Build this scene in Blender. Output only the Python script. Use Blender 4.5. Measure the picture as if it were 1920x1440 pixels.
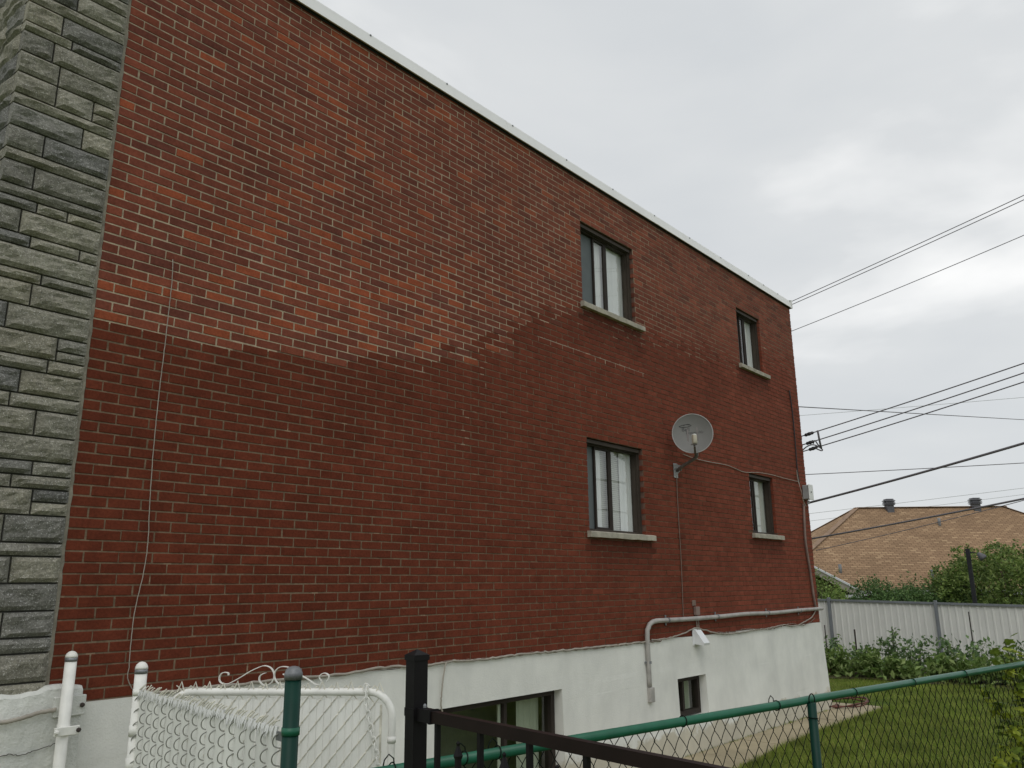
import bpy, math, random
import numpy as np
from mathutils import Vector, Matrix

for o in list(bpy.data.objects):
    bpy.data.objects.remove(o)
SC = bpy.context.scene
COL = SC.collection
R = math.radians
random.seed(7)
rng = np.random.default_rng(11)

# ------------------------------------------------------------------ camera
CAM = Vector((-2.127089, -5.246179, 2.006499))
F_PX = 1519.64                                  # focal length in pixels of a 1920 px wide picture
RIGHT = Vector((0.650463, -0.759476, -0.009722))
DOWN = Vector((0.177170, 0.164162, -0.970392))
FWD = Vector((0.738585, 0.629482, 0.241338))
cam_d = bpy.data.cameras.new("camera")
cam_d.sensor_width = 36.0
cam_d.lens = F_PX / 1920.0 * 36.0
cam_d.clip_start = 0.05
cam_d.clip_end = 3000.0
cam = bpy.data.objects.new("camera", cam_d)
COL.objects.link(cam)
m = Matrix.Identity(4)
for i in range(3):
    m[i][0] = RIGHT[i]; m[i][1] = -DOWN[i]; m[i][2] = -FWD[i]; m[i][3] = CAM[i]
cam.matrix_world = m
SC.camera = cam

# ------------------------------------------------------------------ world, sun, exposure
SUN_EL, SUN_AZ = R(52), R(218)
world = bpy.data.worlds.new("World")
SC.world = world
world.use_nodes = True
wt = world.node_tree
wt.nodes.clear()
def wn(t, **k):
    n = wt.nodes.new(t)
    for a, b in k.items():
        setattr(n, a, b)
    return n
w_out = wn("ShaderNodeOutputWorld")
w_bg = wn("ShaderNodeBackground")
w_bg.inputs["Strength"].default_value = 0.1
w_sky = wn("ShaderNodeTexSky", sky_type="NISHITA", sun_disc=False, sun_elevation=SUN_EL,
           sun_rotation=R(90) - SUN_AZ, air_density=1.0, dust_density=3.0, ozone_density=1.0)
w_tc = wn("ShaderNodeTexCoord")
w_map = wn("ShaderNodeMapping")
w_map.inputs["Location"].default_value = (0.30, 1.15, 0.55)
w_map.inputs["Scale"].default_value = (1.0, 1.0, 2.6)
w_noise = wn("ShaderNodeTexNoise")
w_noise.inputs["Scale"].default_value = 2.1
w_noise.inputs["Detail"].default_value = 5.0
w_noise.inputs["Roughness"].default_value = 0.5
w_noise.inputs["Distortion"].default_value = 0.25
w_ramp = wn("ShaderNodeValToRGB")
cr = w_ramp.color_ramp
cr.elements[0].position = 0.25; cr.elements[0].color = (6.5, 6.8, 7.05, 1)
cr.elements[1].position = 0.88; cr.elements[1].color = (10.4, 10.4, 10.3, 1)
e = cr.elements.new(0.60); e.color = (7.5, 7.7, 7.8, 1)
# a thin place in the cloud deck, in view above the far house
w_dot = wn("ShaderNodeVectorMath", operation="DOT_PRODUCT")
thin = (FWD + RIGHT * ((1690 - 960) / F_PX) + DOWN * ((612 - 720) / F_PX)).normalized()
w_dot.inputs[1].default_value = thin
w_thin = wn("ShaderNodeMapRange", interpolation_type="SMOOTHSTEP")
w_thin.inputs["From Min"].default_value = 0.962
w_thin.inputs["From Max"].default_value = 1.0
w_thin.inputs["To Min"].default_value = 0.0
w_thin.inputs["To Max"].default_value = 0.36
w_add = wn("ShaderNodeMath", operation="ADD")
w_mix = wn("ShaderNodeMixRGB")
w_mix.inputs["Fac"].default_value = 0.93
L = wt.links.new
L(w_tc.outputs["Generated"], w_map.inputs["Vector"])
L(w_map.outputs["Vector"], w_noise.inputs["Vector"])
L(w_tc.outputs["Generated"], w_dot.inputs[0])
L(w_dot.outputs["Value"], w_thin.inputs["Value"])
L(w_noise.outputs["Fac"], w_add.inputs[0])
w_map2 = wn("ShaderNodeMapping")                       # the thin place is broken up by drawn-out cloud bands
w_map2.inputs["Location"].default_value = (0.9, 0.35, 2.48)
w_map2.inputs["Scale"].default_value = (1.0, 1.0, 3.4)
w_n2 = wn("ShaderNodeTexNoise")
w_n2.inputs["Scale"].default_value = 2.9
w_n2.inputs["Detail"].default_value = 5.0
w_n2.inputs["Distortion"].default_value = 0.3
w_mr = wn("ShaderNodeMapRange")
w_mr.inputs["From Min"].default_value = 0.24
w_mr.inputs["From Max"].default_value = 0.74
w_mul = wn("ShaderNodeMath", operation="MULTIPLY")
L(w_tc.outputs["Generated"], w_map2.inputs["Vector"])
L(w_map2.outputs["Vector"], w_n2.inputs["Vector"])
L(w_n2.outputs["Fac"], w_mr.inputs["Value"])
L(w_thin.outputs["Result"], w_mul.inputs[0])
L(w_mr.outputs["Result"], w_mul.inputs[1])
L(w_mul.outputs[0], w_add.inputs[1])
L(w_add.outputs[0], w_ramp.inputs["Fac"])
L(w_sky.outputs["Color"], w_mix.inputs["Color1"])
L(w_ramp.outputs["Color"], w_mix.inputs["Color2"])
L(w_mix.outputs["Color"], w_bg.inputs["Color"])
L(w_bg.outputs["Background"], w_out.inputs["Surface"])

sun_d = bpy.data.lights.new("sun", "SUN")
sun_d.energy = 0.7
sun_d.angle = R(40)
sun_d.color = (1.0, 0.97, 0.93)
sun = bpy.data.objects.new("sun", sun_d)
COL.objects.link(sun)
sdir = Vector((math.cos(SUN_EL) * math.cos(SUN_AZ), math.cos(SUN_EL) * math.sin(SUN_AZ), math.sin(SUN_EL)))
sun.rotation_euler = sdir.to_track_quat("Z", "Y").to_euler()

SC.view_settings.view_transform = "Standard"
SC.view_settings.look = "None"
SC.view_settings.exposure = 0.0
SC.view_settings.gamma = 1.0
SC.view_settings.use_curve_mapping = False

# ------------------------------------------------------------------ measuring helpers (photo pixel -> point on a real plane)
def ray(px, py):
    return FWD + RIGHT * ((px - 960) / F_PX) + DOWN * ((py - 720) / F_PX)
def on(px, py, axis, val):
    v = ray(px, py)
    return CAM + v * ((val - CAM[axis]) / v[axis])
def wall(px, py, y=0.0):
    return on(px, py, 1, y)
def ground(px, py, z=0.0):
    return on(px, py, 2, z)
def deep(px, py, d):
    return CAM + ray(px, py) * d
def onplane(px, py, o, n):
    v = ray(px, py)
    return CAM + v * ((o - CAM).dot(n) / v.dot(n))

# ------------------------------------------------------------------ materials
MATS = {}
def nodes_of(name):
    mt = bpy.data.materials.new(name)
    mt.use_nodes = True
    nt = mt.node_tree
    nt.nodes.clear()
    out = nt.nodes.new("ShaderNodeOutputMaterial")
    bs = nt.nodes.new("ShaderNodeBsdfPrincipled")
    nt.links.new(bs.outputs[0], out.inputs[0])
    MATS[name] = mt
    return mt, nt, bs, out
def N(nt, t, **k):
    n = nt.nodes.new(t)
    for a, b in k.items():
        if a in n.inputs.keys():
            n.inputs[a].default_value = b
        else:
            setattr(n, a, b)
    return n
def noise_of(nt, scale, detail=4.0, rough=0.55, stretch=None, coord="Object"):
    tc = N(nt, "ShaderNodeTexCoord")
    src = tc.outputs[coord]
    if coord == "World":
        pass
    if stretch:
        mp = N(nt, "ShaderNodeMapping")
        mp.inputs["Scale"].default_value = stretch
        nt.links.new(src, mp.inputs[0]); src = mp.outputs[0]
    n = N(nt, "ShaderNodeTexNoise", Scale=scale, Detail=detail, Roughness=rough)
    nt.links.new(src, n.inputs["Vector"])
    return n
def ramp(nt, src, stops):
    r = N(nt, "ShaderNodeValToRGB")
    el = r.color_ramp.elements
    while len(el) < len(stops):
        el.new(0.5)
    for i, (p, c) in enumerate(stops):
        el[i].position = p
        el[i].color = (c[0], c[1], c[2], 1) if hasattr(c, "__len__") else (c, c, c, 1)
    nt.links.new(src, r.inputs["Fac"])
    return r
def mul(nt, a, b, fac=1.0, mode="MULTIPLY"):
    x = N(nt, "ShaderNodeMixRGB", blend_type=mode)
    x.inputs["Fac"].default_value = fac
    for s, v in ((x.inputs["Color1"], a), (x.inputs["Color2"], b)):
        if hasattr(v, "is_linked"):
            nt.links.new(v, s)
        else:
            s.default_value = (v[0], v[1], v[2], 1)
    return x.outputs["Color"]
def bump(nt, bs, src, strength, dist):
    b = N(nt, "ShaderNodeBump", Strength=strength, Distance=dist)
    nt.links.new(src, b.inputs["Height"])
    nt.links.new(b.outputs[0], bs.inputs["Normal"])
    return b
def mat(name, col, rough=0.6, metal=0.0, var=0.15, scale=8.0, bmp=0.0, bdist=0.002, spec=0.4, bscale=None, stretch=None, coord="Object"):
    mt, nt, bs, out = nodes_of(name)
    n = noise_of(nt, scale, stretch=stretch, coord=coord)
    r = ramp(nt, n.outputs["Fac"], [(0.3, 1 - var), (0.7, 1 + var * 0.6)])
    nt.links.new(mul(nt, col, r.outputs["Color"]), bs.inputs["Base Color"])
    bs.inputs["Roughness"].default_value = rough
    bs.inputs["Metallic"].default_value = metal
    bs.inputs["Specular IOR Level"].default_value = spec
    if bmp:
        n2 = noise_of(nt, bscale or scale * 4, detail=5, coord=coord)
        bump(nt, bs, n2.outputs["Fac"], bmp, bdist)
    return mt

def brick_mat(name, from_object):
    mt, nt, bs, out = nodes_of(name)
    geo = N(nt, "ShaderNodeNewGeometry")
    if from_object:
        c = N(nt, "ShaderNodeObjectInfo").outputs["Color"]
    else:
        c = N(nt, "ShaderNodeAttribute", attribute_name="tone").outputs["Color"]
    n1 = N(nt, "ShaderNodeTexNoise", Scale=55.0, Detail=5.0, Roughness=0.65)
    n2 = N(nt, "ShaderNodeTexNoise", Scale=7.0, Detail=3.0, Roughness=0.6)
    n3 = N(nt, "ShaderNodeTexNoise", Scale=0.9, Detail=4.0, Roughness=0.6)
    for n in (n1, n2, n3):
        nt.links.new(geo.outputs["Position"], n.inputs["Vector"])
    a = mul(nt, c, ramp(nt, n1.outputs["Fac"], [(0.25, 0.72), (0.75, 1.25)]).outputs["Color"])
    a = mul(nt, a, ramp(nt, n2.outputs["Fac"], [(0.3, 0.82), (0.7, 1.14)]).outputs["Color"])
    a = mul(nt, a, ramp(nt, n3.outputs["Fac"], [(0.3, 0.86), (0.7, 1.10)]).outputs["Color"])
    nt.links.new(a, bs.inputs["Base Color"])
    bs.inputs["Roughness"].default_value = 0.82
    bs.inputs["Specular IOR Level"].default_value = 0.10
    bump(nt, bs, n1.outputs["Fac"], 0.5, 0.003)
    return mt
M_BRICK_O = brick_mat("fired_brick_single", True)
M_BRICK_A = brick_mat("fired_brick", False)

def mortar_mat():
    mt, nt, bs, out = nodes_of("mortar")
    c = N(nt, "ShaderNodeAttribute", attribute_name="tone").outputs["Color"]
    n = noise_of(nt, 40.0, 4, 0.7)
    nt.links.new(mul(nt, c, ramp(nt, n.outputs["Fac"], [(0.25, 0.70), (0.75, 1.2)]).outputs["Color"]), bs.inputs["Base Color"])
    bs.inputs["Roughness"].default_value = 0.95
    bs.inputs["Specular IOR Level"].default_value = 0.1
    bump(nt, bs, n.outputs["Fac"], 0.6, 0.003)
    return mt
M_MORTAR = mortar_mat()

def stone_mat():
    mt, nt, bs, out = nodes_of("split_face_stone")
    geo = N(nt, "ShaderNodeNewGeometry")
    oi = N(nt, "ShaderNodeObjectInfo").outputs["Color"]
    def nz(s, d=5, r=0.65):
        n = N(nt, "ShaderNodeTexNoise", Scale=s, Detail=d, Roughness=r)
        nt.links.new(geo.outputs["Position"], n.inputs["Vector"]); return n
    n1, n2, n3 = nz(9), nz(60, 6, 0.7), nz(150, 2, 0.5)
    a = mul(nt, oi, ramp(nt, n1.outputs["Fac"], [(0.3, 0.80), (0.7, 1.15)]).outputs["Color"])
    a = mul(nt, a, ramp(nt, n2.outputs["Fac"], [(0.3, 0.60), (0.7, 1.35)]).outputs["Color"])
    a = mul(nt, a, ramp(nt, n3.outputs["Fac"], [(0.60, 0.0), (0.70, 0.42)]).outputs["Color"], 0.8, "ADD")
    nt.links.new(a, bs.inputs["Base Color"])
    bs.inputs["Roughness"].default_value = 0.8
    bs.inputs["Specular IOR Level"].default_value = 0.12
    ad = N(nt, "ShaderNodeMath", operation="ADD")
    nt.links.new(n1.outputs["Fac"], ad.inputs[0]); nt.links.new(n2.outputs["Fac"], ad.inputs[1])
    bump(nt, bs, ad.outputs[0], 0.8, 0.010)
    return mt
M_STONE = stone_mat()
M_STONE_JOINT = mat("stone_joint", (0.085, 0.082, 0.072), 0.95, var=0.3, scale=20)
M_EDGE_MORTAR = mat("edge_mortar", (0.24, 0.22, 0.175), 0.95, var=0.35, scale=14, bmp=0.6, bdist=0.006, bscale=60)

def stucco_mat(name, col, stain=0.25, bs_=70, bd=0.006):
    mt, nt, bs, out = nodes_of(name)
    n1 = noise_of(nt, 0.9, 5, 0.6)
    n2 = noise_of(nt, 3.0, 5, 0.65, stretch=(1.2, 1.2, 0.7))
    n3 = noise_of(nt, bs_, 6, 0.7)
    a = mul(nt, col, ramp(nt, n1.outputs["Fac"], [(0.3, 0.86), (0.7, 1.06)]).outputs["Color"])
    a = mul(nt, a, ramp(nt, n2.outputs["Fac"], [(0.32, (1 - stain, 1 - stain * 0.95, 1 - stain * 0.9)), (0.62, 1.03)]).outputs["Color"], 0.8)
    gpos = N(nt, "ShaderNodeNewGeometry"); sep = N(nt, "ShaderNodeSeparateXYZ")
    nt.links.new(gpos.outputs["Position"], sep.inputs[0])
    n4 = noise_of(nt, 2.6, 6, 0.7)
    md = N(nt, "ShaderNodeMath", operation="MULTIPLY_ADD")      # splashed soil, a ragged low edge
    md.inputs[1].default_value = -0.55
    nt.links.new(n4.outputs["Fac"], md.inputs[0]); nt.links.new(sep.outputs["Z"], md.inputs[2])
    dr = ramp(nt, md.outputs[0], [(0.0, (0.62, 0.56, 0.44)), (0.06, 1.0)])
    a = mul(nt, a, dr.outputs["Color"], 0.75)
    nt.links.new(a, bs.inputs["Base Color"])
    bs.inputs["Roughness"].default_value = 0.88
    bs.inputs["Specular IOR Level"].default_value = 0.2
    bump(nt, bs, n3.outputs["Fac"], 0.6, bd)
    return mt
M_STUCCO = stucco_mat("white_stucco", (0.80, 0.805, 0.755), 0.10)
M_PARGE = stucco_mat("rough_white_parging", (0.75, 0.76, 0.71), 0.22, 22, 0.03)
M_FASCIA = mat("white_fascia_metal", (0.80, 0.805, 0.79), 0.5, var=0.06, scale=3)
M_DARKGAP = mat("dark_flashing", (0.03, 0.03, 0.035), 0.8)
M_ROOFTAR = mat("roof_gravel", (0.16, 0.155, 0.15), 0.95, var=0.3, scale=30)
M_FRAME = mat("dark_bronze_frame", (0.040, 0.032, 0.027), 0.6, var=0.25, scale=5, spec=0.15)
M_FRAME2 = mat("brown_capping", (0.066, 0.053, 0.043), 0.6, var=0.25, scale=4, spec=0.15)
M_SILL = mat("limestone_sill", (0.42, 0.39, 0.32), 0.9, var=0.30, scale=9, bmp=0.5, bdist=0.004)
M_ROOM = mat("room_wall", (0.20, 0.20, 0.18), 0.9)
M_ROOM_B = mat("basement_room_wall", (0.20, 0.21, 0.175), 0.9)
M_CURTAIN = mat("white_curtain", (0.80, 0.81, 0.80), 0.9, var=0.08, scale=3)
M_BLIND = mat("pale_blind", (0.62, 0.63, 0.58), 0.8, var=0.1, scale=3)
M_SCREEN = mat("insect_screen", (0.13, 0.15, 0.155), 0.75, var=0.1, scale=6)
def glass_mat(name, tint=(0.95, 0.97, 0.96), ior=2.2):
    mt, nt, bs, out = nodes_of(name)
    nt.nodes.remove(bs)
    tr = N(nt, "ShaderNodeBsdfTransparent"); tr.inputs[0].default_value = (*tint, 1)
    gl = N(nt, "ShaderNodeBsdfGlossy"); gl.inputs["Roughness"].default_value = 0.015
    n = noise_of(nt, 1.7, 2, 0.5)
    b = N(nt, "ShaderNodeBump", Strength=0.05, Distance=0.02)
    nt.links.new(n.outputs["Fac"], b.inputs["Height"])
    nt.links.new(b.outputs[0], gl.inputs["Normal"])
    fr = N(nt, "ShaderNodeFresnel", IOR=ior)
    gg = N(nt, "ShaderNodeNewGeometry")          # same reflectance from both sides of the thin pane
    mr = N(nt, "ShaderNodeMapRange")
    mr.inputs["To Min"].default_value = ior
    mr.inputs["To Max"].default_value = 1.0 / ior
    nt.links.new(gg.outputs["Backfacing"], mr.inputs["Value"]); nt.links.new(mr.outputs["Result"], fr.inputs["IOR"])
    mx = N(nt, "ShaderNodeMixShader")
    nt.links.new(fr.outputs[0], mx.inputs[0]); nt.links.new(tr.outputs[0], mx.inputs[1]); nt.links.new(gl.outputs[0], mx.inputs[2])
    nt.links.new(mx.outputs[0], out.inputs[0])
    return mt
M_GLASS = glass_mat("window_glass")
M_GLASS_DK = glass_mat("basement_glass", (0.78, 0.84, 0.76), 1.9)

M_WHITEPAINT = mat("white_painted_steel", (0.82, 0.82, 0.77), 0.42, var=0.14, scale=10, bmp=0.25, bdist=0.002, bscale=40)
M_WHITEPVC = mat("white_slat_plastic", (0.83, 0.835, 0.79), 0.5, var=0.14, scale=4, stretch=(1, 1, 0.4))
M_OLDWHITE = mat("yellowed_painted_wire", (0.70, 0.68, 0.58), 0.6, var=0.3, scale=14)
M_GALV = mat("galvanised_wire", (0.34, 0.34, 0.315), 0.5, metal=0.5, var=0.3, scale=15)
M_ALUCAP = mat("dull_aluminium", (0.24, 0.25, 0.26), 0.5, metal=0.5, var=0.35, scale=18, bmp=0.3)
M_GREENPOST = mat("dark_green_coating", (0.005, 0.040, 0.028), 0.45, var=0.2, scale=9, spec=0.2)
M_GREENRAIL = mat("green_coated_rail", (0.018, 0.125, 0.072), 0.35, var=0.2, scale=6, spec=0.35)
M_GREENWIRE = mat("green_black_wire", (0.008, 0.013, 0.010), 0.7, var=0.2, scale=9, spec=0.1)
M_BLACK = mat("black_powder_coat", (0.009, 0.008, 0.009), 0.5, var=0.2, scale=12, spec=0.18)
M_RUSTBLACK = mat("black_rail_with_brown_cast", (0.016, 0.009, 0.008), 0.5, var=0.3, scale=7, spec=0.2)
M_CONDUIT = mat("painted_conduit", (0.40, 0.385, 0.36), 0.55, var=0.25, scale=9)
M_CONDUITBROWN = mat("brown_painted_conduit", (0.23, 0.165, 0.14), 0.6, var=0.3, scale=6)
M_CABLEDARK = mat("dark_cable", (0.03, 0.027, 0.03), 0.6)
M_CABLEGREY = mat("weathered_cable", (0.36, 0.33, 0.28), 0.7, var=0.25)
M_CABLEBROWN = mat("brown_cable", (0.20, 0.14, 0.11), 0.7, var=0.25)
M_WIRE = mat("overhead_wire", (0.16, 0.15, 0.165), 0.7)
M_WIREPALE = mat("pale_overhead_wire", (0.50, 0.51, 0.52), 0.8)
M_DISH = mat("grey_dish", (0.20, 0.20, 0.19), 0.55, var=0.08, scale=4)
M_DISHPRINT = mat("dark_grey_print", (0.085, 0.085, 0.085), 0.6)
M_DISHRIM = mat("dish_rim", (0.42, 0.42, 0.41), 0.5)
M_LNB = mat("beige_feed_housing", (0.40, 0.37, 0.28), 0.5)
M_LNBCAP = mat("white_feed_cap", (0.75, 0.75, 0.72), 0.5)
M_ARM = mat("grey_arm", (0.18, 0.165, 0.155), 0.5, metal=0.3)
M_BOX = mat("grey_utility_box", (0.33, 0.34, 0.34), 0.55, var=0.12)
M_VENTHOOD = mat("white_vent_hood", (0.78, 0.80, 0.81), 0.45, var=0.06)
M_CONCRETE = mat("path_concrete", (0.38, 0.325, 0.215), 0.95, var=0.22, scale=1.6, bmp=0.4, bdist=0.006, bscale=40)
M_SOIL = mat("garden_soil", (0.075, 0.055, 0.04), 1.0, var=0.4, scale=5, bmp=0.8, bdist=0.03, bscale=18)
M_LAWN = None
def lawn_mat():
    mt, nt, bs, out = nodes_of("lawn_ground")
    n1, n2 = noise_of(nt, 0.35, 5), noise_of(nt, 9.0, 5)
    a = ramp(nt, n1.outputs["Fac"], [(0.3, (0.060, 0.105, 0.014)), (0.7, (0.120, 0.150, 0.024))]).outputs["Color"]
    a = mul(nt, a, ramp(nt, n2.outputs["Fac"], [(0.3, 0.6), (0.7, 1.25)]).outputs["Color"])
    nt.links.new(a, bs.inputs["Base Color"])
    bs.inputs["Roughness"].default_value = 1.0
    bs.inputs["Specular IOR Level"].default_value = 0.1
    bump(nt, bs, n2.outputs["Fac"], 0.8, 0.03)
    return mt
M_LAWN = lawn_mat()
def leaf_mat(name, c1, c2, c3, trans=0.25):
    mt, nt, bs, out = nodes_of(name)
    g = N(nt, "ShaderNodeNewGeometry")
    r = ramp(nt, g.outputs["Random Per Island"], [(0.0, c1), (0.55, c2), (1.0, c3)])
    n = noise_of(nt, 1.3, 3)
    c = mul(nt, r.outputs["Color"], ramp(nt, n.outputs["Fac"], [(0.32, 0.62), (0.68, 1.32)]).outputs["Color"])
    nt.links.new(c, bs.inputs["Base Color"])
    bs.inputs["Roughness"].default_value = 0.55
    bs.inputs["Specular IOR Level"].default_value = 0.3
    tl = N(nt, "ShaderNodeBsdfTranslucent")
    nt.links.new(c, tl.inputs[0])
    mx = N(nt, "ShaderNodeMixShader"); mx.inputs[0].default_value = trans
    nt.links.new(bs.outputs[0], mx.inputs[1]); nt.links.new(tl.outputs[0], mx.inputs[2])
    nt.links.new(mx.outputs[0], out.inputs[0])
    return mt
M_GRASS = leaf_mat("grass_blades", (0.1382, 0.2113, 0.0292), (0.2275, 0.3007, 0.0488), (0.3575, 0.3493, 0.1057), 0.4)
M_LEAF_DARK = leaf_mat("dark_hedge_leaves", (0.0549, 0.1123, 0.0374), (0.1048, 0.1872, 0.0549), (0.1997, 0.2995, 0.1123))
M_LEAF_MID = leaf_mat("bush_leaves", (0.0776, 0.1294, 0.031), (0.1466, 0.2156, 0.0483), (0.276, 0.345, 0.1035))
M_LEAF_LIGHT = leaf_mat("feathery_leaves", (0.117, 0.195, 0.0429), (0.195, 0.2925, 0.0683), (0.2925, 0.39, 0.117))
M_LEAF_VEG = leaf_mat("vegetable_leaves", (0.0749, 0.1447, 0.055), (0.1373, 0.2246, 0.0799), (0.2496, 0.3494, 0.1373))
M_LEAF_VEG2 = leaf_mat("bean_leaves", (0.1126, 0.1913, 0.045), (0.18, 0.27, 0.0674), (0.3374, 0.4274, 0.1576))
M_LEAF_VINE = leaf_mat("vine_leaf", (0.30, 0.37, 0.035), (0.34, 0.40, 0.045), (0.40, 0.43, 0.07), 0.4)
M_LEAF_VINE2 = leaf_mat("vine_leaf_green", (0.14, 0.21, 0.03), (0.17, 0.24, 0.035), (0.20, 0.27, 0.05), 0.4)
M_STEM = mat("green_stem", (0.07, 0.085, 0.03), 0.7)
M_BARK = mat("bark", (0.075, 0.058, 0.045), 0.95, var=0.3, scale=12, bmp=0.7, bdist=0.01)
M_METALFENCE = mat("white_metal_sheet", (0.72, 0.72, 0.68), 0.5, var=0.06, scale=2)
M_FENCEPOST = mat("blue_grey_post", (0.19, 0.205, 0.22), 0.55, var=0.15, scale=4)
M_HOSE = mat("red_brown_hose", (0.13, 0.045, 0.030), 0.6, var=0.2)
M_TERRACOTTA = mat("terracotta", (0.26, 0.085, 0.07), 0.8, var=0.2)
M_STAKE = mat("dark_stake", (0.045, 0.035, 0.03), 0.8)
M_POLEWOOD = mat("dark_pole", (0.018, 0.019, 0.022), 0.8, var=0.3, scale=8)
M_HOUSEWALL = mat("dark_house_brick", (0.085, 0.065, 0.055), 0.9, var=0.25, scale=6)
M_HOUSEFASCIA = mat("beige_fascia", (0.40, 0.365, 0.30), 0.6, var=0.08)
M_HOUSETRIM = mat("white_roof_trim", (0.70, 0.71, 0.72), 0.5, var=0.06)
M_ROOFVENT = mat("dark_roof_vent", (0.11, 0.11, 0.12), 0.55, var=0.2)
M_PLUMB = mat("grey_vent_pipe", (0.24, 0.25, 0.26), 0.6)
def shingle_mat():
    mt, nt, bs, out = nodes_of("variegated_shingles")
    uv = N(nt, "ShaderNodeUVMap")
    bk = N(nt, "ShaderNodeTexBrick")
    bk.offset = 0.5; bk.squash = 1.0
    bk.inputs["Scale"].default_value = 1.0
    bk.inputs["Brick Width"].default_value = 0.24
    bk.inputs["Row Height"].default_value = 0.105
    bk.inputs["Mortar Size"].default_value = 0.012
    bk.inputs["Mortar Smooth"].default_value = 0.3
    bk.inputs["Bias"].default_value = 0.0
    bk.inputs["Color1"].default_value = (0.0, 0, 0, 1)
    bk.inputs["Color2"].default_value = (1.0, 1, 1, 1)
    bk.inputs["Mortar"].default_value = (0.2, 0.2, 0.2, 1)
    nt.links.new(uv.outputs[0], bk.inputs["Vector"])
    r = ramp(nt, bk.outputs["Color"], [(0.0, (0.285, 0.185, 0.112)), (0.6, (0.335, 0.22, 0.132)), (0.85, (0.37, 0.245, 0.147)), (1.0, (0.45, 0.31, 0.188))])
    sh = ramp(nt, bk.outputs["Fac"], [(0.0, 1.0), (1.0, 0.55)])
    n = noise_of(nt, 0.6, 4)
    c = mul(nt, r.outputs["Color"], sh.outputs["Color"])
    c = mul(nt, c, ramp(nt, n.outputs["Fac"], [(0.3, 0.85), (0.7, 1.12)]).outputs["Color"])
    nt.links.new(c, bs.inputs["Base Color"])
    bs.inputs["Roughness"].default_value = 0.95
    bs.inputs["Specular IOR Level"].default_value = 0.15
    inv = N(nt, "ShaderNodeInvert"); nt.links.new(bk.outputs["Fac"], inv.inputs["Color"])
    bump(nt, bs, inv.outputs[0], 0.5, 0.015)
    return mt
M_SHINGLE = shingle_mat()

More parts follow.
